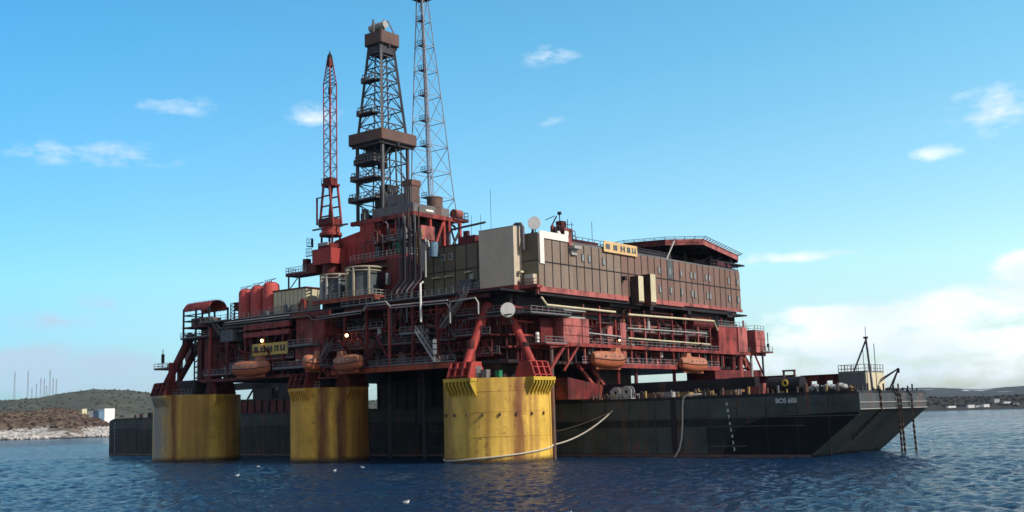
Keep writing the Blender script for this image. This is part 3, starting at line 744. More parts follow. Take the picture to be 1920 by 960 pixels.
part('locker', MB().box(-65.4, -61.5, -6.4, -3.6, 23.3, 25.6), 'tank', PL)

# gangway stairs on the front
def stair(a, b, w=1.1, mat='grey'):
    a, b = Vector(a), Vector(b); d = b-a; side = Vector((0, 1, 0)) if abs(d.x) > abs(d.y) else Vector((1, 0, 0)); mb = MB(); n = int(abs(d.z)/.28)
    for s in (-w/2, w/2):
        mb.beam(a+side*s, b+side*s, .12, .3); mb.beam(a+side*s+Vector((0,0,1.0)), b+side*s+Vector((0,0,1.0)), .07)
        for k in range(0, n+1, 3): mb.beam(a+side*s+d*k/n, a+side*s+d*k/n+Vector((0,0,1)), .06)
    for k in range(n+1):
        p = a+d*k/n; mb.box(p.x-.2-(.0 if side.y else w/2-.2), p.x+.2+(0 if side.y else w/2-.2), p.y-(w/2 if side.y else .2), p.y+(w/2 if side.y else .2), p.z, p.z+.05)
    return part('stair', mb, mat, PL)
stair((-11.2, -6.9, 21.6), (-7.0, -6.9, 16.4), 1.2, 'lgrey'); stair((-.6, -6.6, 27.3), (-6.0, -6.6, 21.9)); stair((-24, -4.4, 20), (-28, -4.4, 16.4))
stair((6.6, 26, 22.2), (6.6, 31, 18.9)); stair((-36, -6.8, 17.3), (-33, -6.8, 21)); stair((6.4, 62, 23), (6.4, 67, 19)); stair((-60.5, -5.4, 19.2), (-63.5, -5.4, 16.9))

# pipe runs along the deck edges
def pipe(pts, r, mat='lgrey', n=7): return part('pipe', MB().tube(pts, r, n), mat, PL)
pipe([(-64, -6.6, 27.0), (-38.6, -6.6, 27.0), (-36.9, -6.6, 26.1), (-24.5, -6.6, 26.3), (-23.6, -6.6, 27.4), (-19, -6.6, 27.4), (-18.0, -6.6, 26.6), (-4.6, -6.6, 26.4)], .12)
pipe([(-64, -6.9, 26.5), (-38.9, -6.9, 26.5), (-37.4, -6.9, 25.6), (-25, -6.9, 25.8), (-24, -6.9, 26.9), (-18.4, -6.9, 26.9), (-17.4, -6.9, 26.1), (-4.6, -6.9, 25.9), (-3.6, -6.9, 24.6)], .12, 'grey')
pipe([(-66, -6.3, 26.0), (-45, -6.3, 26.0)], .22, 'tank'); pipe([(-70, -5.6, 24.6), (-58, -5.6, 24.9)], .25, 'dark')
pipe([(-3.6, -7.2, 22.5), (-3.6, -7.2, 26.0), (1.9, -7.2, 26.2), (2.5, -7.2, 25.4), (2.5, -7.2, 23.5)], .14)
pipe([(4.6, -1.0, 27.3), (-2.2, -1.6, 27.0), (-3.3, -2.0, 25.6)], .16)
pipe([(7.9, 2.5, 26.4), (8.0, 3.8, 25.2), (8.0, 24, 25.1)], .2, 'cream'); pipe([(7.9, 28.3, 24.9), (7.9, 60, 25.2), (7.9, 61.4, 23.4)], .2, 'cream')
pipe([(7.8, 28, 22.4), (7.8, 57, 22.6)], .13, 'lgrey'); pipe([(7.9, 28, 20.6), (7.9, 58, 20.4)], .15, 'cream'); pipe([(7.6, 15, 21.1), (7.6, 26, 20.8)], .13, 'lgrey')
pipe([(-10.35, -7.0, 23.2), (-10.35, -7.0, 29.6), (-10.0, -6.6, 30.0)], .2, 'white'); pipe([(-34, -4.4, 24.4), (-22, -4.4, 24.6)], .3, 'dark')
for k in range(10):
    x = -31+k*2.3; pipe([(x, -1.9, 16.6), (x, -1.9, 20+1.6*random.random()), (x+1.2*random.random(), -2.0, 21+3*random.random())], .11+.1*random.random(), random.choice(['grey', 'dred', 'dark', 'rustbox']))
for k in range(8):
    x = -66+k*2.6; pipe([(x, -2.2, 17), (x, -2.2, 19+4*random.random()), (x+2, -2.2, 24)], .14, random.choice(['dark', 'grey', 'dred']))
# bundle of vertical risers beside the drilling module
for k in range(9):
    x = -19.6+k*.62; z1 = 40+(k % 4)*1.3; z0 = 21.5+(k*7 % 5)*1.1
    pipe([(x, -4.6+.25*(k % 2), z0), (x, -4.6+.25*(k % 2), 29.2), (x+1.1, -3.4, 31.2), (x+1.1, -3.4+.3*(k % 2), z1)], .17, ['dgrey', 'dark', 'grey', 'umber'][k % 4])
for (x, z0, z1) in ((-15.4, 34, 39.6), (-14.7, 33.6, 39.3), (-13.8, 32.5, 37.5), (-13.2, 31.4, 37.2)):
    pipe([(x, -2.6, z0), (x, -2.6, z1), (x+.7, -2.6, z1+.5), (x+.9, -2.6, z1-.6)], .18, 'ochre' if x < -14.5 else 'lgrey')
# loose machinery on the deck ledges
def unit(x, y, z, sx, sy, sz, mat, nm='equipment_box'):
    mb = MB().box(x, x+sx, y, y+sy, z, z+sz).box(x+.1*sx, x+.6*sx, y+.1, y+sy*.6, z+sz, z+sz*1.18).box(x-.04, x+sx+.04, y-.05, y+.02, z+sz*.45, z+sz*.52)
    return part(nm, mb, mat, PL)
rq = random.Random(31)
for (x0, x1, y, z) in ((-32, -6, -5.0, 16.35), (-70, -63, -4.6, 16.95), (-59, -45, -4.2, 19.25), (-33.5, -25, -4.4, 19.85), (-30, -23, -3.6, 23.25), (-46, -36, -5.4, 17.25), (-5, 2, -3.6, 20.55), (-4, 2, -2.4, 17.45), (-22, -8, -2.6, 20.25)):
    x = x0
    while x < x1-1.2:
        s = rq.uniform(.7, 2.0); unit(x, y+rq.uniform(-.6, .6), z, s, rq.uniform(.7, 1.5), rq.uniform(.7, 2.1), rq.choice(['dark', 'grey', 'dred', 'red', 'dark', 'tank', 'rustbox', 'dred'])); x += s+rq.uniform(.5, 2.2)
for (y0, y1, x, z) in ((28, 60, 4.8, 19.05), (18, 60, 4.8, 15.95), (30, 58, 4.8, 22.05), (14, 27, 4.9, 19.05)):
    y = y0
    while y < y1-1.2:
        s = rq.uniform(.7, 2.2); unit(x+rq.uniform(0, .5), y, z, rq.uniform(.6, 1.3), s, rq.uniform(.7, 1.9), rq.choice(['dred', 'red', 'rustbox', 'pink', 'grey', 'dark', 'lgrey'])); y += s+rq.uniform(.6, 2.6)
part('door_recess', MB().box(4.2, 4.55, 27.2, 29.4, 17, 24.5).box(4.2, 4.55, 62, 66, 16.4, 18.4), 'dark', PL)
part('cabin', MB().box(-43.2, -36.4, -6.2, -1.4, 17.3, 20.8), 'red', PL); part('cabin', MB().box(-43.6, -36, -5.6, -1.4, 21.2, 26.2), 'red', PL)
part('panel_wall', MB().box(-11, -2.0, -2.4, -1.8, 20.6, 26.4).box(-3.6, 4.4, -1.6, -1.0, 22, 27), 'red', PL)
mb = MB()
for k in range(12): mb.box(-10.9+k*.75, -10.75+k*.75, -2.62, -2.4, 20.6, 26.4)
part('wall_rib', mb, 'dred', PL)
# red modules on the right face
m1 = part('wall_module', MB().box(4.4, 8.0, 8.2, 15.6, 19.05, 23.4), 'pink', PL)
part('seam', MB().box(8.0, 8.04, 8.2, 15.6, 20.4, 20.5).box(8.0, 8.04, 8.2, 15.6, 22.0, 22.1).box(8.0, 8.05, 13.5, 13.7, 19.1, 23.4), 'dred', m1)
part('tank_rack', MB().box(5, 7.6, 8.6, 15.2, 23.4, 23.7).box(5, 7.9, 8.6, 15, 24.6, 24.8), 'lgrey', m1)
part('wall_module', MB().box(4.4, 7.4, 22.2, 23.8, 17, 22.6).box(4.4, 7.5, 26.2, 28.0, 16.4, 23.4), 'pink', PL)
part('wall_module', MB().box(-2.4, 2.6, -2.0, -1.1, 18.9, 23.2), 'soot', PL); part('wall_module', MB().box(3.0, 6.0, 4.5, 8.0, 19.0, 23.2), 'dred', PL)
m2 = part('corner_module', MB().box(3.5, 8.0, 61.5, 69.4, 19.2, 24.2), 'red', PL)
m3 = part('corner_module', MB().box(4.5, 8.2, 69.6, 73.6, 19.2, 24.4), 'pink', PL)
m4 = part('corner_module', MB().box(4.5, 9.3, 75.2, 79.6, 19.2, 23.8), 'pink', PL)
part('seam', MB().box(9.3, 9.34, 75.2, 79.6, 20.6, 20.7).box(9.3, 9.34, 75.2, 79.6, 22.0, 22.1).box(9.3, 9.35, 77.2, 77.35, 19.2, 23.8), 'dred', m4)
part('railing', MB().rails([(9.2, 75.2, 23.8), (9.2, 79.5, 23.8)]).rails([(4.6, 75.3, 23.8), (9.2, 75.3, 23.8)]).rails([(8.1, 61.5, 24.3), (8.1, 73.5, 24.3)]), 'rail', PL)
part('machinery_house', MB().prismx([(50, 24.2), (70, 24.2), (67.5, 27.0), (50, 27.0)], 2.5, 6.5), 'dark', PL)
part('machinery_drum', MB().lathe([(0, 52), (1.3, 52), (1.3, 60), (0, 60)], (6.6, 0, 24.6), 14, axis='y'), 'dred', PL)
for (y, x, r, mt) in ((62.4, 6.9, .42, 'red'), (68.5, 7.2, .3, 'dred'), (71.6, 7.2, .6, 'red'), (76, 7.6, .28, 'lgrey'), (79.4, 8.6, .22, 'dgrey')):
    part('support_leg', MB().tube([(x, y, 11.2), (x, y, 19.0)], r, 10), mt, PL)
part('support_brace', MB().beam((7, 72.4, 18.8), (7, 78.6, 13.2), .8).beam((8, 77, 18.8), (8, 81, 14), .3).beam((7, 74, 18.8), (7, 77.5, 15.8), .3), 'red', PL)
part('lower_band', MB().box(1, 7.6, 60, 80, 12.8, 15.4).prismx([(80, 12.8), (82, 12.8), (80.5, 15.6), (80, 15.6)], 1, 7.4), 'dred', PL)
for y in (20, 26.5, 32.4, 46): part('support_leg', MB().tube([(6.4, y, 10.8), (6.4, y, 15.8)], .34, 8), 'dred', PL)
part('support_brace', MB().beam((6.5, 14, 15.6), (6.5, 20, 11), .5).beam((6.5, 17.5, 15.6), (6.5, 23, 11), .5).beam((7.6, 9, 18.8), (7.6, 4, 14), .45).beam((7.8, 10.4, 18.7), (7.8, 4.4, 18.4), .4).beam((7.8, 12.4, 18.6), (7.2, 9, 14.5), .35), 'red', PL)
part('ramp_plate', MB().prismx([(10, 9.7), (25, 9.7), (20, 12.2), (10, 13.4)], 4.6, 7.2), 'dred', PL)
part('bottle_rack', MB().box(-1.2, 2.4, -8.0, -6.6, 13.3, 15.2).box(3.0, 4.2, -7.6, -6.6, 13.3, 14.6), 'grey', PL)
part('green_locker', MB().box(5.2, 6.0, -6.6, -5.8, 13.32, 14.3).box(5.15, 6.05, -6.65, -5.75, 14.3, 14.4), 'green', PL)
part('railing', MB().rails([(-3.5, -7.6, 13.3), (2.9, -8.0, 13.3)], 1.4, .9), 'rail', PL)
part('railing', MB().rails([(-80, -8.0, 13.3), (-75.5, -5.8, 13.3)], 1.1, .9).rails([(-42, -6.8, 13.3), (-37, -5.8, 13.3)], 1.1, .9), 'rail', PL)
part('jetting_pipe', MB().tube([(-33, 8, 15.7), (-33, 8, -1)], .35, 8).tube([(-26, 10, 15.7), (-26, 10, -1)], .3, 8).tube([(-29, 12, 15.7), (-29, 12, 6)], .25, 8), 'dgrey', PL)

def truss(x0, x1, y, z0, z1, n, mat):
    mb = MB(); mb.beam((x0, y, z0), (x1, y, z0), .18); mb.beam((x0, y, z1), (x1, y, z1), .18)
    for k in range(n):
        a, b = x0+(x1-x0)*k/n, x0+(x1-x0)*(k+1)/n
        mb.beam((a, y, z0), ((a+b)/2, y, z1), .14); mb.beam(((a+b)/2, y, z1), (b, y, z0), .14); mb.beam((b, y, z0), (b, y, z1), .14)
    return part('truss', mb, mat, PL)
truss(-36, -31, -7.0, 14.9, 16.7, 2, 'red'); truss(-60, -46, -6.2, 17.0, 19.0, 6, 'dred'); truss(-33, -24, -5.7, 20.2, 22.6, 4, 'dred'); truss(-22, -7, -4.2, 22.6, 25.4, 6, 'red'); truss(-71, -62, -5.2, 20, 22.6, 4, 'dred'); truss(-12, 2, -3.4, 17, 19.6, 5, 'dred')
# dense small steelwork between the decks: conduits, struts, ladders, trays, valves
rc = random.Random(77)
def ladder(p, h, ux=(1, 0, 0), w=.5, mat='rail'):
    p, ux = Vector(p), Vector(ux); mb = MB()
    for sgn in (-.5, .5): mb.beam(p+ux*w*sgn, p+ux*w*sgn+Vector((0,0,h)), .09)
    for k in range(int(h/.32)): mb.beam(p-ux*w*.5+Vector((0,0,k*.32)), p+ux*w*.5+Vector((0,0,k*.32)), .05)
    return part('ladder', mb, mat, PL)
DARKS = ['dark', 'dark', 'dgrey', 'rustbox', 'dred', 'soot', 'grey', 'dred', 'umber']
for k in range(60):
    x, y = rc.uniform(-71, 3.5), rc.uniform(-4.6, -1.7); z0 = rc.choice([16.3, 17, 19.3, 20.3, 22]); h = rc.uniform(2.5, 7)
    if rc.random() < .5: pts = [(x, y, z0), (x, y, min(27, z0+h))]
    else: pts = [(x, y, z0), (x, y, min(26, z0+h*.6)), (x+rc.uniform(.8, 4), y, min(26.6, z0+h*.7))]
    part('conduit', MB().tube(pts, rc.uniform(.06, .16), 6), rc.choice(DARKS), PL)
for k in range(44):
    x, y = rc.uniform(-70, -2), rc.uniform(-5.6, -1.7); z = rc.uniform(17, 26.4); L = rc.uniform(3, 10)
    part('cable_tray', MB().box(x, x+L, y, y+rc.uniform(.15, .5), z, z+rc.uniform(.06, .2)), rc.choice(DARKS+['lgrey']), PL)
for k in range(26):
    x, y = rc.uniform(-70, -1), rc.uniform(-6, -2); z = rc.choice([16.4, 19.4, 20.4, 22.6])
    part('strut', MB().beam((x, y, z), (x+rc.choice([-1, 1])*rc.uniform(1.5, 3), y, z+rc.uniform(2, 3.6)), rc.uniform(.12, .26)), rc.choice(['dred', 'red', 'soot', 'dgrey']), PL)
for k in range(12): ladder((rc.uniform(-68, 2), rc.uniform(-4, -2), rc.choice([16.4, 19.3, 20.4])), rc.uniform(2.5, 4.5))
for k in range(34):
    y, x = rc.uniform(9, 77), rc.uniform(4.9, 7.7); z0 = rc.choice([15.9, 19.1, 22]); h = rc.uniform(2, 5)
    part('conduit', MB().tube([(x, y, z0), (x, y, min(26, z0+h)), (x, y+rc.uniform(-2, 2), min(26.4, z0+h+.5))], rc.uniform(.06, .15), 6), rc.choice(DARKS+['red', 'ochre']), PL)
for k in range(40):
    y, x = rc.uniform(9, 72), rc.uniform(4.8, 7.4); z = rc.uniform(16.6, 26); L = rc.uniform(3, 10)
    part('cable_tray', MB().box(x, x+rc.uniform(.12, .4), y, min(76, y+L), z, z+rc.uniform(.06, .2)), rc.choice(DARKS+['red', 'lgrey']), PL)
for k in range(20):
    y = rc.uniform(10, 75); z = rc.choice([16, 19.2, 22.2]); x = rc.uniform(5, 7.7)
    part('strut', MB().beam((x, y, z), (x, y+rc.choice([-1, 1])*rc.uniform(1.5, 3), z+rc.uniform(2, 3.4)), rc.uniform(.12, .24)), rc.choice(['dred', 'red', 'soot']), PL)
for k in range(8): ladder((7.3, rc.uniform(12, 74), rc.choice([15.9, 19.1])), rc.uniform(2.8, 4), (0, 1, 0))
for k in range(36):
    if k < 20: c = (rc.uniform(-70, 2), rc.uniform(-4.4, -1.8), rc.choice([17, 18, 20.6, 21.4, 23.4]))
    else: c = (rc.uniform(5, 7.4), rc.uniform(9, 74), rc.choice([16.5, 17.4, 19.8, 20.6, 22.6]))
    r = rc.uniform(.25, .55)
    part('vessel', MB().lathe([(0, 0), (r, .05), (r, rc.uniform(.8, 1.8)), (r*.6, 2.0), (0, 2.05)], c, 12), rc.choice(DARKS+['tank', 'lgrey', 'red']), PL)
for (x0, x1, y, z) in ((-57, -45, -5.8, 19.3), (-33, -25, -5.3, 19.9), (-31, -5, -6.2, 16.4), (-46, -37, -7.4, 17.3)):
    mb = MB(); n = int((x1-x0)/.5)
    for k in range(n): mb.beam((x0+k*.5, y, z), (x0+k*.5+.5, y, z+1.0), .03); mb.beam((x0+k*.5+.5, y, z), (x0+k*.5, y, z+1.0), .03)
    part('mesh_guard', mb, 'rail', PL)

# ================================================================== MODULES STANDING ON THE DECK
# three silos
SILO_L = ['leftmost of the three red storage silos, at the open end of the row', 'middle one of the three red storage silos', 'right red storage silo, beside the beige container']
def silo():
    t = thing('silo', SILO_L[0], 'silo', (-62.3, -2.4, 27.5), F_P, 'red storage silos in a row')
    part('shell', MB().lathe([(1.62, 27.6), (1.62, 33.0), (1.45, 33.45), (.9, 33.8), (0, 33.9)], (-62.3, -2.4, 0), 32).lathe([(1.66, 30.3), (1.7, 30.35), (1.66, 30.4)], (-62.3, -2.4, 0), 32), 'silo', t)
    part('top_pipe', MB().tube([(-62.3, -2.4, 33.8), (-62.3, -2.4, 34.3), (-61, -2.4, 34.4)], .1, 6), 'grey', t)
    part('railing', MB().rails([(-63.2, -3.2, 33.5), (-61.2, -3.2, 33.5)], .7, .7), 'rail', t)
    return t
s0 = silo()
for i in (1, 2):
    c = copy_tree(s0); c.matrix_world = F_P @ Matrix.Translation((-62.3+3.75*i, -2.4, 27.5+.35*i)); c['label'] = SILO_L[i]
t = thing('ladder_tower', 'small dark lattice tower at the left of the red silos', 'tower', (-65.2, -3, 27.5))
mb = MB()
for sx in (-65.9, -64.7):
    for sy in (-3.6, -2.6): mb.beam((sx, sy, 27.5), (sx, sy, 31.2), .16)
for k in range(5): mb.beam((-65.9, -3.6, 27.8+k*.7), (-64.7, -3.6, 28.4+k*.7), .1); mb.box(-65.9, -64.7, -3.6, -2.6, 28.4+k*.7, 28.48+k*.7)
part('frame', mb, 'dark', t); part('head', MB().box(-64.9, -63.9, -3.4, -2.6, 29.6, 31.3), 'dred', t)

t = thing('beige_container', 'beige panelled container with rust streaks beside the red silos', 'container', (-51, -2.5, 27.5))
part('wall', MB().box(-52.6, -43.2, -3.6, 0, 27.55, 32.2), 'cream', t)
mb = MB()
for k in range(9): mb.box(-52.55+k*1.17-.04, -52.55+k*1.17+.04, -3.66, -3.6, 27.6, 32.2)
mb.box(-52.6, -43.2, -3.67, -3.6, 29.2, 29.3)
part('panel_seam', mb, 'ochre', t)
part('roof', MB().box(-52.8, -43.0, -3.8, .2, 32.22, 32.5), 'dred', t)
part('door', MB().box(-45.4, -43.9, -3.7, -3.58, 27.6, 29.6), 'dred', t)
part('railing', MB().rails([(-52.6, -4.6, 27.55), (-43, -4.6, 27.55)], 1.7, 2.4, .05), 'lgrey', t)
for i, (x, h, mt) in enumerate(((-53.5, .9, 'tank'), (-47.2, 1.5, 'tank'), (-42.6, 2.1, 'dred'))):
    unit(x, -5.6, 27.55, 1.2, 1.0, h, mt, 'deck_locker')

# mud treatment module: platform with two slate tanks in pale pipe frames
t = thing('mud_module', 'overhanging module with an orange red floor edge carrying two slate tanks', 'module', (-30, -4, 29))
part('floor', MB().prism([(-40.2, -4.6), (-24.6, -4.6), (-24.6, 4), (-40.2, 4)], 28.9, 29.2), 'dark', t)
part('floor_edge', MB().box(-40.3, -24.5, -4.75, -4.6, 28.55, 29.35).box(-24.6, -24.45, -4.6, 3.8, 28.55, 29.35), 'orange', t)
part('underside', MB().box(-39.5, -20, -2.6, 6, 27.5, 28.9), 'dark', t)
part('back_wall', MB().box(-40, -22, 2.4, 3.2, 29.2, 37.2), 'dred', t)
part('side_house', MB().box(-25.2, -19.0, 0, 3, 29.2, 36.0), 'dred', t)
part('railing', MB().rails([(-40.1, -4.6, 29.2), (-24.6, -4.6, 29.2), (-24.6, 3.6, 29.2)], 1.1, 1.2), 'lgrey', t)
part('door_grid', MB().box(-24.5, -24.3, -1.2, .8, 31.2, 33.4), 'tank', t)
TANK_L = ['left slate tank inside its pale pipe frame', 'right larger slate tank inside its pale pipe frame']
for i, (x, r, zt) in enumerate(((-37.4, 2.3, 34.2), (-29.8, 2.75, 34.8))):
    tk = thing('mud_tank', TANK_L[i], 'tank', (x, -1.4, 29.2), F_P, 'slate mud tanks')
    part('shell', MB().cyl((x, -1.4, 0), r, 29.2, zt-.7, 28), 'tank', tk)
    part('lower_band', MB().cyl((x, -1.4, 0), r+.06, 29.3, 30.6, 28), 'grey', tk)
    mb = MB(); q = r+.35
    ring = [(x+q*1.12*math.cos(a), -1.4+q*math.sin(a), zt-.1) for a in np.linspace(math.pi*1.05, 2.2*math.pi, 12)]
    mb.tube(ring, .2, 7)
    mb.tube([(p[0], p[1], zt-.75) for p in ring], .13, 6)
    part('ring_pipe', mb, 'ringpaint', tk)
    mb = MB()
    for a in (1.05, 1.33, 1.55, 1.83):
        px, py = x+q*1.1*math.cos(math.pi*a), -1.4+q*math.sin(math.pi*a)
        mb.tube([(px, py, 29.2), (px, py, zt-.1)], .24, 8)
    part('post', mb, 'ringpaint' if i else 'lgrey', tk)
    part('top_hatch', MB().box(x-1, x+1.1, -2.4, -.6, zt-.7, zt-.2), 'dark', tk)

# drilling module: red clad substructure, drill floor, wind walls
t = thing('drilling_module', 'tall red clad drilling module under the derrick with open decks', 'module', (-30, 5, 27.5))
part('clad_wall', MB().prismy([(-46.5, 36.6), (-32.2, 36.4), (-32.2, 44.4), (-36.2, 44.6), (-36.2, 43.0), (-43.0, 42.0), (-46.5, 40.4)], 3.8, 16), 'bred', t)
mb = MB()
for k in range(11): mb.box(-46.3+k*1.3, -46.24+k*1.3, 3.74, 3.8, 36.6, 40.6)
part('wall_rib', mb, 'dred', t)
part('core', MB().box(-46, -23, 6.5, 16, 27.5, 36.4).box(-32, -23.5, 8.5, 15.6, 36.4, 44.4), 'dark', t)
part('floor_beam', MB().box(-38.6, -21.8, 3.6, 4.3, 44.2, 45.0).box(-22.4, -21.7, 4.3, 17, 44.2, 45.0), 'red', t)
part('drill_floor', MB().box(-38.4, -22.5, 4.3, 17, 44.4, 45.05), 'dark', t)
part('wind_wall', MB().box(-33.4, -22.6, 4.4, 4.6, 45.05, 46.9).box(-29.6, -25.2, 4.9, 9, 45.05, 49.0).box(-22.7, -22.5, 4.6, 14.2, 45.05, 46.7), 'grey', t)
part('wind_wall', MB().box(-38.2, -31.4, 12.2, 16, 45.05, 47.2), 'dgrey', t)
part('light_panel', MB().box(-22.45, -22.38, 7.6, 9.6, 45.5, 45.9), 'white', t)
for (x, y) in ((-31.6, 4.2), (-27.0, 4.2), (-22.3, 4.2), (-22.2, 8.4), (-22.2, 12.2), (-22.0, 13.4), (-22.0, 16.6)):
    part('post', MB().beam((x, y, 36.2 if y > 5 else 37.2), (x, y, 44.3), .5 if y > 5 else .4), 'bred' if y > 5 else 'dred', t)
part('brace', MB().tube([(-22.2, 8.8, 37.2), (-22.2, 12.0, 43.8)], .28, 8).tube([(-31.4, 4.1, 40.2), (-27.2, 4.1, 37.4)], .16, 6), 'bred', t)
part('brace', MB().tube([(-22, 13.6, 38.4), (-22, 16.6, 42.8)], .26, 7).tube([(-22, 16.4, 37), (-22, 13.8, 43.4)], .2, 6), 'dark', t)
for (z, x0, x1, y0, y1) in ((36.6, -36.5, -21.5, 1.5, 6.5), (39.6, -31.0, -24.0, 2.4, 6.5)):
    f = part('gallery', MB().box(x0, x1, y0, y1, z, z+.25), 'dred', t)
    part('railing', MB().rails([(x0, y0+.1, z+.25), (x1, y0+.1, z+.25)], 1.15, 1.1).rails([(x1-.1, y0, z+.25), (x1-.1, y1, z+.25)], 1.15, 1.1), 'lgrey', f)
part('gallery_beam', MB().box(-36.5, -21.5, 1.3, 1.55, 36.3, 36.95), 'red', t)
part('eave', MB().prismx([(1.0, 35.2), (5, 36.1), (5, 35.7), (1.0, 34.9)], -30.5, -21), 'rustbox', t)
part('control_cabin', MB().box(-21.9, -20.9, 4.6, 8.2, 39.8, 42.4), 'pink', t)
part('control_box', MB().box(-27.2, -25.8, 2.7, 4, 39.9, 41.3).box(-26.9, -26.1, 2.5, 3, 41.3, 42.2), 'bred', t)
part('inlet_box', MB().box(-26.4, -24.6, 2.6, 3.8, 37.6, 39.5), 'green', t)
for k in range(11):
    x = -26.6+k*.46
    part('riser', MB().tube([(x, 3.7-.25*(k % 2), 36.6+(k*5 % 4)*.6), (x, 3.7-.25*(k % 2), 44.0+(k % 3)*.4)], .16, 6), ['dgrey', 'dark', 'grey'][k % 3], t)
part('hose_loop', MB().tube([(-23.7, 3.2, 42.6), (-24.6, 3.0, 40.8), (-24.2, 3.0, 39.6), (-23.2, 3.2, 39.4)], .16, 7), 'lgrey', t)
mb = MB()
for k in range(7):
    a = k/6*math.pi; mb.tube([(-22.0, 14.2+1.1*math.cos(a+math.pi), 43.0+.6*math.sin(a)), (-22.0, 14.2+1.1*math.cos(a+math.pi+.5), 43.0+.6*math.sin(a+.5))], .22, 6)
part('elbow_pipe', mb, 'dark', t)
rc2 = random.Random(5)
for k in range(40):
    x, y, z0 = rc2.uniform(-34, -21.5), rc2.uniform(1.6, 4.2), rc2.choice([29.5, 31, 36.9, 37, 39.9]); h = rc2.uniform(2, 6)
    part('conduit', MB().tube([(x, y, z0), (x, y, z0+h*.6), (x+rc2.uniform(-2, 2), y, z0+h*.7)], rc2.uniform(.07, .18), 6), rc2.choice(['dark', 'dgrey', 'grey', 'dred', 'rustbox', 'umber']), t)
for k in range(16):
    x, y, z = rc2.uniform(-33, -23), rc2.uniform(2, 4.5), rc2.choice([36.85, 39.85]); w = rc2.uniform(.5, 1.6)
    part('equipment_box', MB().box(x, x+w, y, y+.9, z, z+rc2.uniform(.6, 2.0)).box(x+.1, x+w*.6, y+.1, y+.7, z, z+2.3), rc2.choice(['dark', 'dgrey', 'grey', 'dred', 'tank']), t)
for k in range(14):
    x = rc2.uniform(-37.5, -24); part('floor_gear', MB().box(x, x+rc2.uniform(.4, 1.4), 4.7, 6, 45.05, 45.6+rc2.uniform(.3, 2.2)), rc2.choice(['dark', 'dgrey', 'grey', 'rustbox']), t)
# hopper and drums on the drill floor
t = thing('hopper', 'brown flared hopper with vertical ribs standing on the drill floor', 'hopper', (-24.6, 6, 45))
part('body', MB().prism([(-25.5, 5.3), (-23.8, 5.3), (-23.8, 7), (-25.5, 7)], 45.1, 51.2, [(-25.8, 5.0), (-23.5, 5.0), (-23.5, 7.3), (-25.8, 7.3)]), 'rustbox', t)
mb = MB()
for k in range(4): mb.beam((-25.4+k*.5, 5.2, 46.2), (-25.5+k*.55, 5.0, 50.4), .14)
part('rib', mb, 'lgrey', t)
part('rim', MB().prism([(-25.9, 4.9), (-23.4, 4.9), (-23.4, 7.4), (-25.9, 7.4)], 50.3, 51.4), 'rustbox', t)
for i, (x, y, r, z0, z1, lab) in enumerate(((-23.6, 11.2, 1.35, 45.1, 48.8, 'brown open topped drum at the right edge of the drill floor'), (-25, 13.8, .85, 45.1, 49.2, 'narrow brown drum behind the wide drum on the drill floor'))):
    d = thing('drum', lab, 'tank', (x, y, z0))
    part('shell', MB().lathe([(0, z0), (r, z0), (r*1.06, z1), (r*.9, z1), (r*.9, z1-.5), (0, z1-.5)], (x, y, 0), 24), 'rustbox', d)
    part('hoop', MB().lathe([(r*1.02, z0+1.5), (r*1.09, z0+1.55), (r*1.02, z0+1.65)], (x, y, 0), 24), 'grey', d)
    part('hoop', MB().lathe([(r*1.06, z1-.3), (r*1.15, z1-.2), (r*1.06, z1)], (x, y, 0), 24), 'grey', d)
t = thing('winch', 'pinkish red winch on the outer corner ledge of the drill floor', 'winch', (-22, 16, 45))
part('ledge', MB().box(-23, -21.4, 14.4, 18.6, 44.5, 44.9), 'dred', t)
part('drum', MB().lathe([(0, 15), (.9, 15), (.9, 17), (0, 17)], (-22.2, 0, 45.9), 16, axis='y'), 'pink', t)
part('railing', MB().rails([(-21.5, 14.4, 44.9), (-21.5, 18.5, 44.9), (-22.9, 18.5, 44.9)], 1.4, 1), 'dark', t)

# derrick
DX0, DX1, DY0, DY1 = -39.0, -32.2, 6.0, 13.0; CX, CY = (DX0+DX1)/2, (DY0+DY1)/2
t = thing('derrick', 'dark steel drilling derrick with boxed platforms and a drum on its crown', 'derrick', (CX, CY, 45))
def dhw(z):                                            # half width at height z
    return 3.45 if z < 61 else 3.45+(1.75-3.45)*(z-61)/(80.5-61)
def dc(i, z):
    h = dhw(z); return (CX+h*(-1, 1, 1, -1)[i], CY+h*(-1, -1, 1, 1)[i], z)
for i in range(4):
    part('leg', MB().beam(dc(i, 45), dc(i, 61), .5).beam(dc(i, 61), dc(i, 80.6), .5), 'dgrey' if i != 1 else 'grey', t)
levels = [45, 49, 53, 57, 61, 64.4, 67.6, 70.6, 73.4, 76, 78.4, 80.5]
for i in range(4):
    j = (i+1) % 4; mb = MB()
    for a, b in zip(levels[:-1], levels[1:]):
        mb.beam(dc(i, b), dc(j, b), .19)
        mid = [(p+q)/2 for p, q in zip(dc(i, b), dc(j, b))]
        if i in (1, 2) or b > 60:
            mb.beam(dc(i, a), mid, .14); mb.beam(dc(j, a), mid, .14)
        else:
            mb.beam(dc(i, a), dc(j, b), .14); mb.beam(dc(j, a), dc(i, b), .14)
    part('lattice', mb, 'dgrey', t)
mb = MB()
for (x, y) in ((CX-1.6, CY-1.2), (CX-.9, CY+1.2), (CX+.8, CY+1.5)): mb.beam((x, y, 45), (CX+(x-CX)*.6, CY+(y-CY)*.6, 80), .24)
mb.beam((CX+3.4, CY+.4, 48), (CX+3.3, CY+.4, 60.6), .25); mb.beam((CX+3.4, CY+1.8, 48), (CX+3.3, CY+1.8, 60.6), .2)
part('guide_rail', mb, 'dgrey', t)
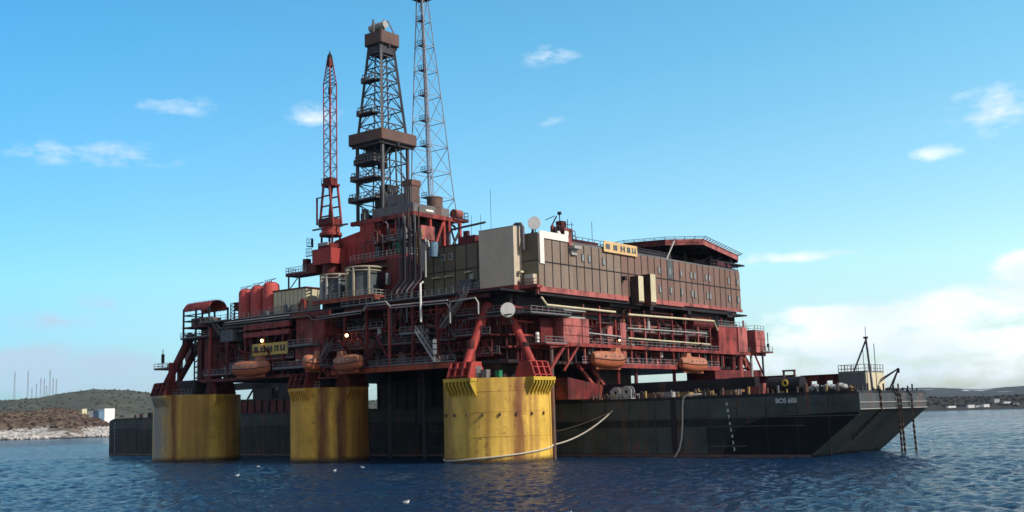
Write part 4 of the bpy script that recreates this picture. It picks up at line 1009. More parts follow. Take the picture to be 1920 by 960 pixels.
part('hoist_block', MB().box(CX-.8, CX+.8, CY-.6, CY+.6, 56, 59).box(CX-.3, CX+.3, CY-.3, CY+.3, 53.6, 56), 'dark', t)
def boxed(nm, x0, x1, y0, y1, z0, z1):
    o = part(nm, MB().box(x0, x1, y0, y1, z0-.2, z0), 'dark', t)
    part('skirt', MB().box(x0, x1, y0-.12, y0, z0, z1).box(x1, x1+.12, y0, y1, z0, z1).box(x0-.12, x0, y0, y1, z0, z1).box(x0, x1, y1, y1+.12, z0, z1), 'rustbox', o)
    part('floor_beam', MB().box(x0+.3, x1-.3, y0+.5, y0+.8, z0-.7, z0-.2).box(x1-.9, x1-.5, y0, y1, z0-.7, z0-.2).box(x0, x1, CY-.2, CY+.2, z0-.6, z0-.2), 'dgrey', o)
    return o
boxed('racking_platform', -40.2, -31.1, 4.9, 14.4, 60.6, 62.7)
boxed('crown_platform', CX-2.2, CX+2.35, CY-2.3, CY+2.6, 80.9, 83.3)
part('crown_skirt', MB().prism([(CX-1.8, CY-1.9), (CX+1.9, CY-1.9), (CX+1.9, CY+2.1), (CX-1.8, CY+2.1)], 79.0, 80.7), 'dgrey', t)
part('crown_drum', MB().lathe([(0, CX-2.3), (.75, CX-2.3), (.75, CX+1.9), (0, CX+1.9)], (0, CY-.6, 84.9), 16, axis='x').box(CX-1.6, CX-1.2, CY-1, CY-.2, 83.2, 84.5).box(CX+1, CX+1.4, CY-1, CY-.2, 83.2, 84.5), 'lgrey', t)
part('crown_frame', MB().beam((CX+1.9, CY+1.9, 83.3), (CX+1.4, CY+.6, 86), .2).beam((CX+1.9, CY-.8, 83.3), (CX+1.4, CY-.6, 86), .2).beam((CX-.1, CY-2, 83), (CX-.1, CY-2, 86), .3).beam((CX+1.4, CY+.6, 86), (CX-2, CY-.6, 85.8), .14), 'grey', t)
for (z, x0, x1, y0, y1) in ((53.4, -39.4, -33, 4.8, 8.4), (49.2, -39.8, -32.6, 4.6, 7.5), (66.4, -37.9, -34, 5.2, 7.3), (73.2, -37.6, -34.2, 6.2, 8), (56.6, -38.6, -33.4, 5.0, 8.6)):
    o = part('balcony', MB().box(x0, x1, y0, y1, z, z+.15), 'dgrey', t)
    part('railing', MB().rails([(x0, y1, z+.15), (x0, y0, z+.15), (x1, y0, z+.15), (x1, y1, z+.15)], 1.3, .8, .06), 'grey', o)
    part('basket', MB().box(x0-.7, x0+.2, y0+.2, y1-.5, z-.1, z+1.0), 'grey', o)
part('monkey_board', MB().box(-38.4, -34.4, 5.4, 8, 56.8, 58.6), 'dgrey', t)
part('equipment', MB().box(-34.5, -31.6, 6.2, 9, 45.1, 50.4).box(-38.6, -36.6, 6.4, 8, 45.1, 46.6).box(-33.4, -31.2, 6.4, 9.4, 50.4, 51.8), 'dark', t)
mb = MB()
for k in range(7): mb.beam((-31.2+k*.5, 5.6, 46), (-31.2+k*.5, 5.6, 50.5-.4*(k % 3)), .16)
part('pipe_stand', mb, 'grey', t)

# flare tower
FX, FY = -50.3, 40.0
t = thing('flare_tower', 'slim grey lattice flare tower rising out of frame behind the derrick', 'tower', (FX, FY, 30))
FL = [(50, 3.9), (56, 3.45), (62, 3.1), (68, 2.85), (74, 2.55), (80, 2.2), (86, 1.9), (92, 1.55), (98, 1.2), (104, .9), (107, .75)]
def fcx(z): return FX-2.6*(z-50)/57.0
def fc(i, z, h): return (fcx(z)+h*(-1, 1, 1, -1)[i], FY+h*(-1, -1, 1, 1)[i], z)
for i in range(4):
    mb = MB()
    mb.beam((FX+3.9*(-1, 1, 1, -1)[i], FY+3.9*(-1, -1, 1, 1)[i], 28), fc(i, 50, 3.9), .28)
    for (a, ha), (b, hb) in zip(FL[:-1], FL[1:]): mb.beam(fc(i, a, ha), fc(i, b, hb), .19)
    part('leg', mb, 'flare', t)
for i in range(4):
    j = (i+1) % 4; mb = MB()
    for k, ((a, ha), (b, hb)) in enumerate(zip(FL[:-1], FL[1:])):
        mb.beam(fc(i, b, hb), fc(j, b, hb), .13)
        if k % 2: mb.beam(fc(i, a, ha), fc(j, b, hb), .10)
        else: mb.beam(fc(j, a, ha), fc(i, b, hb), .10)
    part('lattice', mb, 'flare', t)
mb = MB(); 
for dx, r in ((-.5, .10), (.2, .08)): mb.tube([(FX+dx, FY, 32), (fcx(107)+dx*.6, FY, 108)], r, 7)
part('flare_pipe', mb, 'flare', t)
for z, h in FL[1:-1]:
    o = part('landing', MB().box(fcx(z)-.7, fcx(z)+.9, FY-h*.7-.5, FY-h*.2, z, z+.12), 'flare', t)
    part('railing', MB().rails([(fcx(z)-.7, FY-h*.7-.5, z), (fcx(z)+.9, FY-h*.7-.5, z)], 1.2, .5, .05), 'dgrey', o)
mb = MB(); mb.beam((FX+1.0, FY-2.6, 50), (fcx(104)+.3, FY-.8, 104), .12); mb.beam((FX+1.5, FY-2.6, 50), (fcx(104)+.6, FY-.8, 104), .12)
for k in range(60):
    f = k/60; z = 50+54*f; mb.beam((fcx(z)+1.0-.5*f, FY-2.6+1.8*f, z), (fcx(z)+1.5-.5*f, FY-2.6+1.8*f, z), .07)
part('ladder', mb, 'flare', t)
part('burner_deck', MB().box(fcx(104)-2.0, fcx(104)+1.8, FY-1.8, FY+1.8, 103.6, 104).rails([(fcx(104)-2, FY-1.8, 104), (fcx(104)+1.8, FY-1.8, 104)], 1.3, .7), 'dark', t)

# pedestal crane
KX, KY = -42.4, 2.0
t = thing('pedestal_crane', 'red pedestal crane with its lattice boom raised straight up', 'crane', (KX, KY, 35))
part('pedestal', MB().cyl((KX, KY, 0), 1.7, 27.5, 40, 20), 'dred', t)
part('house', MB().box(KX-2.9, KX+2.4, KY-2.2, KY+2.2, 37.0, 40.0), 'bred', t)
part('house_roof', MB().box(KX-1.9, KX+1.6, KY-1.6, KY+1.6, 40.02, 41.0), 'dred', t)
part('vent_hood', MB().box(KX-1.6, KX+1.2, KY-1.9, KY-1.5, 40.6, 41.2), 'lgrey', t)
part('slew_ring', MB().lathe([(0, 42.6), (2.2, 42.6), (2.2, 43.1), (1.8, 43.4), (1.8, 44.4), (2.1, 44.6), (0, 44.6)], (KX, KY, 0), 20), 'red', t)
mb = MB()
for sx in (-1.5, 1.5):
    for sy in (-1, 1): mb.beam((KX+sx, KY+sy, 40.4), (KX+sx, KY+sy, 43), .3)
part('turntable_post', mb, 'dred', t)
mb = MB()
for sy in (-1.1, 1.1):
    mb.beam((KX-1.9, KY+sy, 44.4), (KX-.8, KY+sy, 52.6), .34); mb.beam((KX+1.9, KY+sy, 44.4), (KX+.8, KY+sy, 52.6), .34)
    for z, w in ((46.4, 1.6), (48.4, 1.35), (50.4, 1.1)): mb.beam((KX-w, KY+sy, z), (KX+w, KY+sy, z), .26)
part('gantry', mb, 'red', t)
part('cab', MB().box(KX-1.9, KX+1.6, KY-1.5, KY+1.2, 44.6, 46.0), 'dred', t)
part('head_block', MB().box(KX-1.0, KX+1.0, KY-.9, KY+.9, 52.2, 54.0).box(KX-1.3, KX+1.4, KY-1.2, KY+1.2, 52.4, 52.8), 'dred', t)
part('railing', MB().rails([(KX-1.3, KY-1.2, 52.8), (KX+1.4, KY-1.2, 52.8)], 1.1, .6).rails([(KX+1.2, KY-2.1, 44.6), (KX+2.4, KY-2.1, 44.6)], 1.6, .6), 'dred', t)
part('spreader_bar', MB().beam((KX-5.2, KY, 44.4), (KX+4.8, KY, 44.4), .3), 'grey', t)
part('aerial_post', MB().beam((KX-2.8, KY-1, 45), (KX-2.8, KY-1, 50.4), .28).beam((KX-3.0, KY-1, 50.3), (KX-1.4, KY-1, 50.3), .2), 'dred', t)
mb = MB()
for sx in (-1, 1):
    for sy in (-1, 1): mb.beam((KX+sx*.95, KY+sy*.8, 52.2), (KX+sx*1.0, KY+sy*.8, 73), .17); mb.beam((KX+sx*1.0, KY+sy*.8, 73), (KX+sx*.35, KY+sy*.3, 78.2), .17)
part('boom_chord', mb, 'bred', t)
mb = MB(); zz = np.linspace(53.5, 73, 15)
for a, b in zip(zz[:-1], zz[1:]):
    s = 1 if int((a-53.5)/1.39+.5) % 2 else -1
    for sy in (-.8, .8): mb.beam((KX-s, KY+sy, a), (KX+s, KY+sy, b), .075)
    for sx in (-1, 1): mb.beam((KX+sx, KY-s*.8, a), (KX+sx, KY+s*.8, b), .075)
zz = np.linspace(73, 77.6, 7)
for a, b in zip(zz[:-1], zz[1:]):
    w = 1-.6*(a-73)/4.6
    for sy in (-.7*w, .7*w): mb.beam((KX-w, KY+sy, a), (KX+w, KY+sy, b), .12); mb.beam((KX+w, KY+sy, a), (KX-w, KY+sy, b), .12)
part('boom_lacing', mb, 'dgrey', t)
mb = MB()
for z in np.linspace(53.5, 73, 8):
    for sy in (-.8, .8): mb.beam((KX-1, KY+sy, z), (KX+1, KY+sy, z), .12)
part('boom_strut', mb, 'bred', t)
part('boom_tip', MB().cyl((KX, KY, 0), .62, 76.6, 78.8, 12, .5).cyl((KX, KY, 0), .38, 78.8, 79.3, 10, .2).cyl((KX, KY, 0), .1, 79, 79.8, 6), 'dark', t)
part('hook_block', MB().tube([(KX, KY, 77.4), (KX, KY, 72.2)], .05, 5).box(KX-.3, KX+.3, KY-.2, KY+.2, 70.9, 72.3).tube([(KX, KY, 70.9), (KX, KY, 70.2)], .1, 5), 'dark', t)

# walkway platform left of the crane
t = thing('crane_access_platform', 'railed dark red platform on thin posts left of the crane base', 'platform', (-50, 2, 34))
part('floor', MB().box(-53.4, -44.6, 0, 3.4, 35.6, 36.1), 'dred', t)
part('railing', MB().rails([(-53.4, 3.3, 36.1), (-53.4, .1, 36.1), (-47.4, .1, 36.1)], 1.2, .8), 'lgrey', t)
part('post', MB().beam((-52.8, .3, 27.5), (-52.8, .3, 35.6), .25).beam((-49.6, .3, 27.5), (-49.6, .3, 35.6), .25).beam((-52.8, 3, 27.5), (-52.8, 3, 35.6), .25).beam((-52.6, .3, 33), (-49.8, .3, 35.4), .15), 'dgrey', t)
part('block', MB().box(-48.6, -44.8, .2, 3.2, 36.1, 37.6).box(-48.4, -47.2, .1, 1.2, 37.6, 38.6), 'dred', t)
part('railing', MB().rails([(-46.6, -.4, 40.8), (-46.6, 1.2, 40.8), (-45.2, -.4, 40.8)], 1.6, .6).rails([(-46.8, -.4, 38.8), (-45.2, -.4, 38.8)], 1.6, .6), 'dark', t)

# ================================================================== ACCOMMODATION BLOCK
AB = thing('accommodation_block', 'long brown panelled accommodation block overhanging the right side of the platform', 'building', (8, 2, 28))
part('wall', MB().box(-4, 8, 2.02, 26.4, 28.2, 36.2), 'fawn', AB)
part('wall', MB().box(-4, 8, 26.4, 72, 28.2, 36.2), 'brown', AB)
part('end_wall', MB().box(4.6, 7.98, 1.9, 2.02, 28.2, 37.2), 'olive', AB)
part('wing_wall', MB().box(-18, -3.2, 2.0, 14, 28.4, 37.0), 'olive', AB)
part('parapet', MB().box(-4, 7.95, 2.05, 10.4, 36.2, 37.0), 'fawn', AB)
part('roof', MB().box(-4, 7.9, 10.4, 72, 36.21, 36.5), 'grey', AB)
part('roof', MB().box(-18.1, -3, 1.9, 14, 37.0, 37.3), 'dred', AB)
mb = MB()
for k in range(31):
    y = 3.4+k*2.3
    if y < 72: mb.box(8, 8.06, y-.09, y+.09, 28.2, 36.2)
mb.box(8, 8.07, 2.0, 72, 32.28, 32.46)
part('panel_joint', mb, 'dark', AB)
mb = MB()
for x in (-15.6, -13, -10.4, -7.8, -5.2): mb.box(x-.07, x+.07, 1.93, 2.0, 28.4, 37)
mb.box(-18, -3.1, 1.92, 2.0, 32.6, 32.75); mb.box(4.6, 8, 1.84, 1.9, 32.5, 32.64)
part('panel_joint', mb, 'dark', AB)
part('fascia', MB().box(8.0, 8.25, 1.8, 28.2, 27.3, 28.2).box(7.4, 8.0, 1.6, 1.8, 26.9, 28.25).box(8.0, 8.25, 31.6, 48.0, 27.35, 28.25).box(8.0, 8.25, 48, 72.1, 27.6, 28.2), 'pink', AB)
part('fascia', MB().box(-4.2, 7.3, 1.2, 1.9, 27.6, 28.3), 'dred', AB)
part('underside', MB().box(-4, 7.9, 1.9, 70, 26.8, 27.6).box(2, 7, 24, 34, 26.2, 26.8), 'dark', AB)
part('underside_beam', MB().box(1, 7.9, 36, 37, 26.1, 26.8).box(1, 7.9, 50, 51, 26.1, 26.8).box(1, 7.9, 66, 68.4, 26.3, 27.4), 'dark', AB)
for y in (56, 58.4, 62): part('underside_post', MB().box(3, 4.6, y, y+1.0, 24, 26.9), 'dark', AB)
part('hanging_rod', MB().tube([(7.4, 62.3, 27.5), (7.4, 62.3, 20)], .07, 5).tube([(7.4, 69.8, 27.5), (7.4, 69.8, 24.2)], .07, 5), 'dgrey', AB)
part('cover_strip', MB().box(8.06, 8.2, 2.15, 3.3, 32.0, 37.5).box(8.06, 8.22, 3.3, 10.2, 36.3, 37.5).box(8.06, 8.24, 9.2, 10.3, 37.5, 38.3), 'white', AB)
part('cover_cap', MB().box(7.4, 8.2, 10.3, 11.2, 35.8, 38.2).box(7.2, 8.3, 9.0, 11.4, 38.2, 38.7), 'pink', AB)
UP = [(39.4, 33.9), (43.4, 34), (47.6, 33.9), (51.4, 33.9), (52.8, 33.9), (57.4, 33.9), (58.8, 33.85), (66.9, 33.9), (70.8, 33.9), (39.5, 30.2), (43.5, 30.3), (47.6, 30.2), (51.5, 30.2), (52.8, 30.1), (57.6, 30.2), (58.8, 30.2), (66.8, 30.2), (70.7, 30.2), (14.4, 34.0), (16.4, 34.0), (20.8, 33.9)]
for (y, z) in UP:
    w = part('window', MB().box(8.06, 8.14, y-.34, y+.34, z-.72, z+.72), 'grey', AB)
    part('pane', MB().box(8.14, 8.17, y-.2, y+.2, z-.52, z+.52), 'pane', w)
part('vent_panel', MB().box(8.02, 8.12, 42.5, 44.4, 32.6, 36.1), 'tank', AB)
for (x, z) in ((-13.2, 35.2), (-11.4, 35.2), (-6.6, 31.2)):
    w = part('window', MB().box(x-.45, x+.45, 1.86, 2.0, z-.6, z+.6), 'lgrey', AB)
    part('pane', MB().box(x-.3, x+.3, 1.83, 1.86, z-.45, z+.45), 'glass', w)
for (x, z) in ((-14.6, 31.6), (-11.6, 31.6), (-7, 31.9)): part('awning', MB().box(x-.8, x+.8, 1.2, 2.0, z, z+.18), 'cream', AB)
part('stair_box', MB().box(8.0, 9.7, 29.3, 31.0, 27.0, 31.9), 'umber', AB); part('stair_box_lit_face', MB().box(9.7, 9.76, 29.35, 31.0, 27.3, 31.9), 'cream', AB)  # shaded box sides painted umber, the sunward face painted cream
part('stair_box', MB().box(8.0, 9.6, 33.6, 35.4, 26.8, 32.6), 'umber', AB); part('stair_box_lit_face', MB().box(9.6, 9.66, 33.65, 35.4, 27.4, 32.6), 'cream', AB)
part('lamp_bracket', MB().box(8, 8.8, 26.4, 27.1, 31.0, 31.7), 'dark', AB)
part('wall_light', MB().box(8, 9.2, 10.6, 12.6, 35.2, 35.7).box(8, 8.4, 10.8, 12.4, 34.2, 35.2), 'lgrey', AB)
part('corner_ledge', MB().box(4.7, 8.6, .6, 1.9, 27.9, 28.3), 'red', AB)
part('corner_box', MB().box(5.8, 7.6, .8, 1.85, 28.5, 30.2), 'tan', AB)
part('railing', MB().rails([(4.7, .7, 28.3), (8.5, .7, 28.3)], 1.1, .8), 'rrail', AB)
part('railing', MB().rails([(7.7, 11.5, 36.5), (7.7, 44, 36.5)], 1.1, 1.8).rails([(7.8, 60, 36.5), (7.8, 71.8, 36.5), (2, 71.8, 36.5)], 1.3, 1.5), 'dgrey', AB)
part('roof_duct', MB().box(2, 6.8, 14, 19.6, 36.5, 37.4).box(4, 7, 31.8, 46, 36.5, 37.6), 'dark', AB)
part('roof_bulkhead', MB().box(5.6, 7.6, 12.2, 20, 36.5, 37.2), 'dred', AB)
part('wing_ledge', MB().box(-9, -3.2, -.6, 2, 28.2, 28.5), 'dred', AB); part('railing', MB().rails([(-9, -.5, 28.5), (-3.2, -.5, 28.5)], 1.1, 1), 'rail', AB)
part('fan_box', MB().box(-8.4, -5.6, .6, 1.95, 28.5, 30.6).box(-5.2, -4, .9, 1.95, 28.5, 30.2), 'tank', AB)
part('roof_pipe', MB().tube([(-12.6, 3, 37.3), (-12.6, 3, 39.6), (-11.8, 3, 40.2), (-3, 1.6, 40.2)], .2, 8), 'tank', AB)
part('whip_aerial', MB().tube([(-8.2, 4, 37.2), (-8.2, 4, 42.4)], .05, 4).tube([(-6.2, 7, 37.2), (-6.2, 7, 47.2)], .045, 4).tube([(-5.2, 3, 37.2), (-5.2, 3, 42)], .05, 4).tube([(5, 22, 36.4), (5, 22, 41.6)], .06, 4).tube([(-15, 6, 37.2), (-15, 6, 41)], .05, 4), 'dgrey', AB)
part('blue_tank', MB().cyl((-14.6, 1.0, 0), .85, 35.4, 38.0, 16), 'blue', AB)
part('roof_unit', MB().box(-9.4, -6, 2.3, 4, 37.3, 38.5).box(-8.6, -7.6, 2.2, 2.8, 38.5, 39.4), 'dred', AB)

t = thing('lift_tower', 'plain tan square tower standing proud of the brown accommodation block', 'tower', (.7, 0, 28))
part('wall', MB().box(-3.0, 4.5, -.2, 2.9, 28.5, 38.4), 'tan', t)
part('roof', MB().box(-3.05, 4.55, -.25, 2.95, 38.4, 38.5), 'lgrey', t)
part('base_beam', MB().box(-5.6, 5.0, -.9, 1.9, 27.6, 28.5), 'dred', t)
part('gooseneck_vent', MB().tube([(5.4, 1.2, 34.4), (5.4, 1.2, 38.2), (5.0, 1.2, 38.8), (4.0, 1.2, 38.9), (3.4, 1.2, 38.5)], .32, 8), 'dgrey', t)
part('side_lamp', MB().box(4.5, 5.4, .4, 1.2, 30.6, 30.9), 'cream', t)

# name boards with five dark glyphs each
def board(name, label, o, ux, w, h, mat, glyphs, back):
    t = thing(name, label, 'sign', o); ux = Vector(ux); nrm = Vector((ux.y, -ux.x, 0)); mb = MB(); o = Vector(o)
    def slab(m, u0, u1, z0, z1, d0, d1):
        m.add([o+ux*u+nrm*d+Vector((0,0,z)) for d in (d1, d0) for u, z in ((u0,z0),(u1,z0),(u1,z1),(u0,z1))], [(0,1,2,3),(7,6,5,4),(0,4,5,1),(1,5,6,2),(2,6,7,3),(3,7,4,0)])
    slab(mb, 0, w, 0, h, 0, .12); part('panel', mb, mat, t)
    for gl in glyphs:
        mb = MB()
        for (u0, u1, z0, z1) in gl: slab(mb, u0*w, u1*w, z0*h, z1*h, .12, .16)
        part('letter', mb, back, t)
board('name_board', 'yellow name board with dark letters under a lit lamp on the front of the platform', (-55.4, -6.35, 19.95), (1, 0, 0), 10.3, 2.25, 'signy',
      [[(.05,.165,.26,.76)], [(.24,.285,.26,.76), (.34,.385,.26,.76), (.285,.34,.5,.62)], [(.44,.487,.26,.76), (.487,.53,.42,.6), (.53,.575,.26,.76)], [(.64,.675,.26,.76), (.675,.76,.62,.76), (.705,.755,.26,.62)], [(.80,.845,.26,.76), (.845,.89,.28,.4), (.89,.935,.26,.76)]], 'mark')
board('name_board', 'peach name board with grey letters on the roof edge of the brown block', (8.3, 20.6, 35.7), (0, 1, 0), 10.9, 1.95, 'signp',
      [[(.05,.175,.26,.74)], [(.27,.39,.26,.74)], [(.485,.53,.24,.76), (.575,.62,.24,.76), (.53,.575,.46,.56)], [(.68,.78,.24,.74)], [(.83,.87,.24,.76), (.87,.915,.3,.42), (.915,.955,.24,.76)]], 'tank')

# helideck
HZ = 40.9
t = thing('helideck', 'flat many sided helicopter deck with red edge above the far end of the brown block', 'helideck', (-4, 62, HZ))
HP = [(5.2, 46.9), (10.9, 52.0), (4.2, 79.3), (-6, 86), (-19, 80), (-24, 64), (-18, 49), (-2.5, 44.5)]
HI = [(-5+(x+5)*.97, 63+(y-63)*.97) for x, y in HP]
part('deck', MB().prism(HI, HZ-.45, HZ), 'dark', t)
mb = MB(); mb_shaded = MB()
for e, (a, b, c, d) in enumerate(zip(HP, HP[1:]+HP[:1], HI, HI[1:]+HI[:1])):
    (mb if e < 2 else mb_shaded).add([(a[0],a[1],HZ-1.15),(b[0],b[1],HZ-1.15),(b[0],b[1],HZ+.05),(a[0],a[1],HZ+.05),(c[0],c[1],HZ-.9),(d[0],d[1],HZ-.9),(d[0],d[1],HZ+.05),(c[0],c[1],HZ+.05)], [(0,1,2,3),(7,6,5,4),(3,2,6,7),(0,4,5,1)])
part('edge_girder', mb, 'pink', t); part('edge_girder', mb_shaded, 'soot', t)  # sunlit edges pink, the others darkened in colour as shaded
mb = MB()
for k in range(7):
    y = 50+k*5; mb.box(-20+abs(k-2)*1.5, 6-abs(k-2)*.6, y-.15, y+.15, HZ-1.5, HZ-.45)
for x in (-14, -7, 0): mb.box(x-.2, x+.2, 50, 79, HZ-1.9, HZ-1.2)
part('underside_beam', mb, 'dark', t)
mb = MB()
HO = [(-5+(x+5)*1.06, 63+(y-63)*1.06) for x, y in HP]
for a, b, c, d in zip(HP, HP[1:]+HP[:1], HO, HO[1:]+HO[:1]):
    L = math.hypot(b[0]-a[0], b[1]-a[1]); n = int(L/1.8)
    for k in range(n+1):
        f = k/n; p = (a[0]+(b[0]-a[0])*f, a[1]+(b[1]-a[1])*f, HZ-.1); q = (c[0]+(d[0]-c[0])*f, c[1]+(d[1]-c[1])*f, HZ+.35); mb.beam(p, q, .09)
    mb.beam((c[0], c[1], HZ+.35), (d[0], d[1], HZ+.35), .09); mb.beam((a[0]*.5+c[0]*.5, a[1]*.5+c[1]*.5, HZ+.15), (b[0]*.5+d[0]*.5, b[1]*.5+d[1]*.5, HZ+.15), .06)
part('safety_net', mb, 'dgrey', t)
for i, (x, y) in enumerate(((4, 70), (-4, 76), (3, 58), (-12, 60), (-12, 76), (0, 64), (4, 76), (-6, 52), (2, 50))):
    part('support_post', MB().tube([(x, y, 36.3), (x, y, HZ-.5)], .28, 8), 'dgrey', t)
part('support_brace', MB().tube([(4, 70, 36.5), (0, 76, HZ-1)], .2, 6).tube([(4, 76, 36.5), (3, 68, HZ-1)], .2, 6).tube([(3, 58, 36.5), (4, 68, HZ-1.2)], .2, 6).tube([(0, 64, 36.5), (4, 72, HZ-1.2)], .16, 6), 'dgrey', t)
part('stay_strut', MB().tube([(7.6, 46.4, HZ-.6), (7.9, 42.6, 36.2)], .16, 6), 'lgrey', t)
part('lower_ring', MB().box(1, 5.5, 68, 79.5, HZ-2.6, HZ-2.3).box(-5, 4, 60, 68, HZ-3.2, HZ-2.6), 'dark', t)
part('foam_tank', MB().lathe([(0, 66), (.8, 66), (.8, 69), (0, 69)], (5.6, 0, 37.5), 14, axis='y').lathe([(0, 70.2), (.65, 70.2), (.65, 71.4), (0, 71.4)], (5.8, 0, 37.4), 14, axis='y'), 'dred', t)

# satellite dishes
def dish(label, c, r, ang, elev, base, mat='white'):
    c = Vector(c); a = R(ang); d = Vector((math.cos(a)*math.cos(elev), math.sin(a)*math.cos(elev), math.sin(elev)))
    t = thing('satellite_dish', label, 'dish', tuple(base), F_P)
    u = d.cross(Vector((0,0,1))).normalized(); v = u.cross(d); n = 28; mb = MB(); vs = []; fs = []
    prof = [(0, .02), (.5, .12), (.85, .22), (1, .3), (1.02, .22), (.85, .12), (.4, -.1), (0, -.16)]
    for (q, h) in prof:
        for k in range(n): vs.append(c+d*(h*r)+(u*math.cos(2*math.pi*k/n)+v*math.sin(2*math.pi*k/n))*(q*r+1e-4))
    for i in range(len(prof)-1):
        for k in range(n): fs.append((i*n+k, i*n+(k+1)%n, (i+1)*n+(k+1)%n, (i+1)*n+k))
    mb.add(vs, fs); part('reflector', mb, mat, t)
    mb = MB().lathe([(0, -.001)], (0,0,0), 3) if False else MB()
    vs = [c+d*(.31*r)+(u*math.cos(2*math.pi*k/n)+v*math.sin(2*math.pi*k/n))*(r*.97) for k in range(n)]
    mb.add(vs, [tuple(range(n))]); part('cover', mb, mat, t)
    mb = MB().beam(tuple(base), (base[0], base[1], c.z-r*.2), .3).beam((base[0], base[1], c.z-r*.2), tuple(c-d*(.1*r)), .3)
    mb.beam((base[0]+.6, base[1], base[2]), tuple(c-d*(.1*r)-Vector((0,0,r*.5))), .14).beam((base[0]-.6, base[1], base[2]), tuple(c-d*(.1*r)-Vector((0,0,r*.3))), .14)
    part('mount', mb, 'dark', t)
dish('large pale round dish on the roof corner next to the tan tower', (6.9, 2.6, 38.85), 1.1, -66, .05, (6.0, 3.2, 37.0))
dish('small pink grey dish on a thin post on the block roof', (7.2, 7.4, 38.7), .62, -150, .1, (7.2, 7.8, 37.0), 'pink')
dish('pale round dish hanging low in front of the dark gap above the near leg', (5.4, -3.2, 24.15), 1.2, -62, .03, (5.4, -2.5, 22.0))
t = thing('radar_mast', 'dark red radar mast with aerials on the brown block roof', 'mast', (6, 10, 36.5))
part('column', MB().box(6.4, 7.6, 9.2, 10.6, 37, 40.0).box(5.8, 6.6, 8.4, 9.2, 37, 39), 'dred', t)
part('aerial', MB().beam((6.8, 9.8, 40), (6.8, 9.8, 41.6), .12).box(6.5, 7.1, 9.6, 10, 41.2, 41.7).beam((5.4, 7.6, 40.2), (6.2, 9.2, 41), .14).beam((7, 11.8, 37), (7, 11.8, 40.6), .09).beam((7, 13, 37), (7, 13, 40.2), .08).beam((7, 10.5, 39.6), (7, 13.6, 39.8), .08).beam((7, 10.5, 38.8), (7, 13.6, 38.8), .08).beam((6, 8.2, 38.8), (6.6, 9.2, 40.9), .2), 'dark', t)
part('radome', MB().ball((7.3, 8.6, 37.75), .42, 12, 8), 'white', t)
part('railing', MB().rails([(7.4, 8, 37.5), (7.4, 13.4, 37.0)], 1.6, .8, .05), 'dgrey', t)

# floodlights that are lit
for i, (c, lab) in enumerate((((-52.4, -6.6, 22.75), 'lit yellow lamp above the yellow name board'), ((-28.9, -6.6, 22.2), 'lit yellow lamp on the dark front between the two left legs and the near leg'), ((7.9, 25.2, 20.1), 'small lit lamp on the right face between two red posts'))):
    r = .28 if i < 2 else .16
    t = thing('floodlight', lab, 'lamp', c)
    part('bulb', MB().ball(c, r, 12, 8), 'lamp', t)
    part('hood', MB().box(c[0]-.3, c[0]+.3, c[1]-.1, c[1]+.4, c[2]+r, c[2]+r+.12).beam((c[0], c[1]+.3, c[2]+r), (c[0], c[1]+2.2 if i < 2 else c[1]+.2, c[2]+r+.3), .1), 'dark', t)

# lifeboats
def lifeboat(label, c, ang, L=9.2, flip=1):
    """enclosed boat: hull sections lofted along its length, canopy with a wheelhouse"""
    fr = F_P @ Matrix.Translation(c) @ Matrix.Rotation(R(ang), 4, 'Z')
    t = thing('lifeboat', label, 'lifeboat', (0,0,0), fr, 'orange lifeboats hung along the platform')
    B = 1.5; n = 22
    def sect(f, up):
        s = math.sin(math.pi*min(1, max(0, f)))**.33 if 0 < f < 1 else .0
        pts = []
        for k in range(9):
            a = k/8*math.pi
            if up: pts.append((B*.97*s*math.cos(a)*(1 if abs(math.cos(a)) > .9 else .97), (1.62*math.sin(a)**.6 if math.sin(a) > 0 else 0)*(.35+.65*s)))
            else: pts.append((B*s*math.cos(a), -1.4*math.sin(a)**.75*(.45+.55*s) if math.sin(a) > 1e-6 else 0))
        return pts
    for nm, up, mat, z0 in (('hull', False, 'boathull', 0), ('canopy', True, 'lifeboat', .06)):
        mb = MB(); vs = []; fs = []
        for i in range(n+1):
            f = .01+.98*i/n; sh = .30*(2*f-1)**2
            for (y, z) in sect(f, up): vs.append((L*(f-.5), y, z+sh+z0))
        for i in range(n):
            for k in range(8): fs.append((i*9+k, i*9+k+1, (i+1)*9+k+1, (i+1)*9+k))
        fs += [tuple(range(9)), tuple(n*9+k for k in range(9))[::-1]]
        mb.add(vs, fs); part(nm, mb, mat, t, smooth=50)
    mb = MB()
    for sgn in (-1, 1):
        pts = [(L*(f-.5), sgn*(B*math.sin(math.pi*f)**.33+.03), .05+.30*(2*f-1)**2) for f in np.linspace(.02, .98, 16)]
        mb.tube(pts, .09, 6)
    part('fender', mb, 'dark', t)
    part('wheelhouse', MB().prismy([(flip*L*.14, 1.3), (flip*L*.36, 1.3), (flip*L*.33, 2.3), (flip*L*.2, 2.35)][::flip], -.6, .6), 'lifeboat', t)
    mb = MB()
    for k in range(4):
        for sgn in (-1, 1): mb.box(-2.6+k*1.35, -2.1+k*1.35, sgn*1.33-.04, sgn*1.33+.04, .6, .86)
    part('window', mb, 'glass', t)
    for e in (-1, 1): part('fall_wire', MB().tube([(e*L*.36, 0, 1.0), (e*L*.36, 0, 4.4)], .05, 5), 'dark', t)
    part('keel', MB().box(-L*.4, L*.4, -.08, .08, -1.5, -1.1), 'boathull', t)
    return t
lifeboat('peach orange lifeboat under the yellow name board on the front', (-53.6, -8.2, 17.3), 4, 9.8)
lifeboat('orange lifeboat in the shadow between the middle and near legs on the front', (-27.0, -8.0, 17.0), -8, 7.6, -1)
lifeboat('nearer orange lifeboat on the right face of the platform', (8.6, 20.2, 16.3), 90, 9.4, 1)
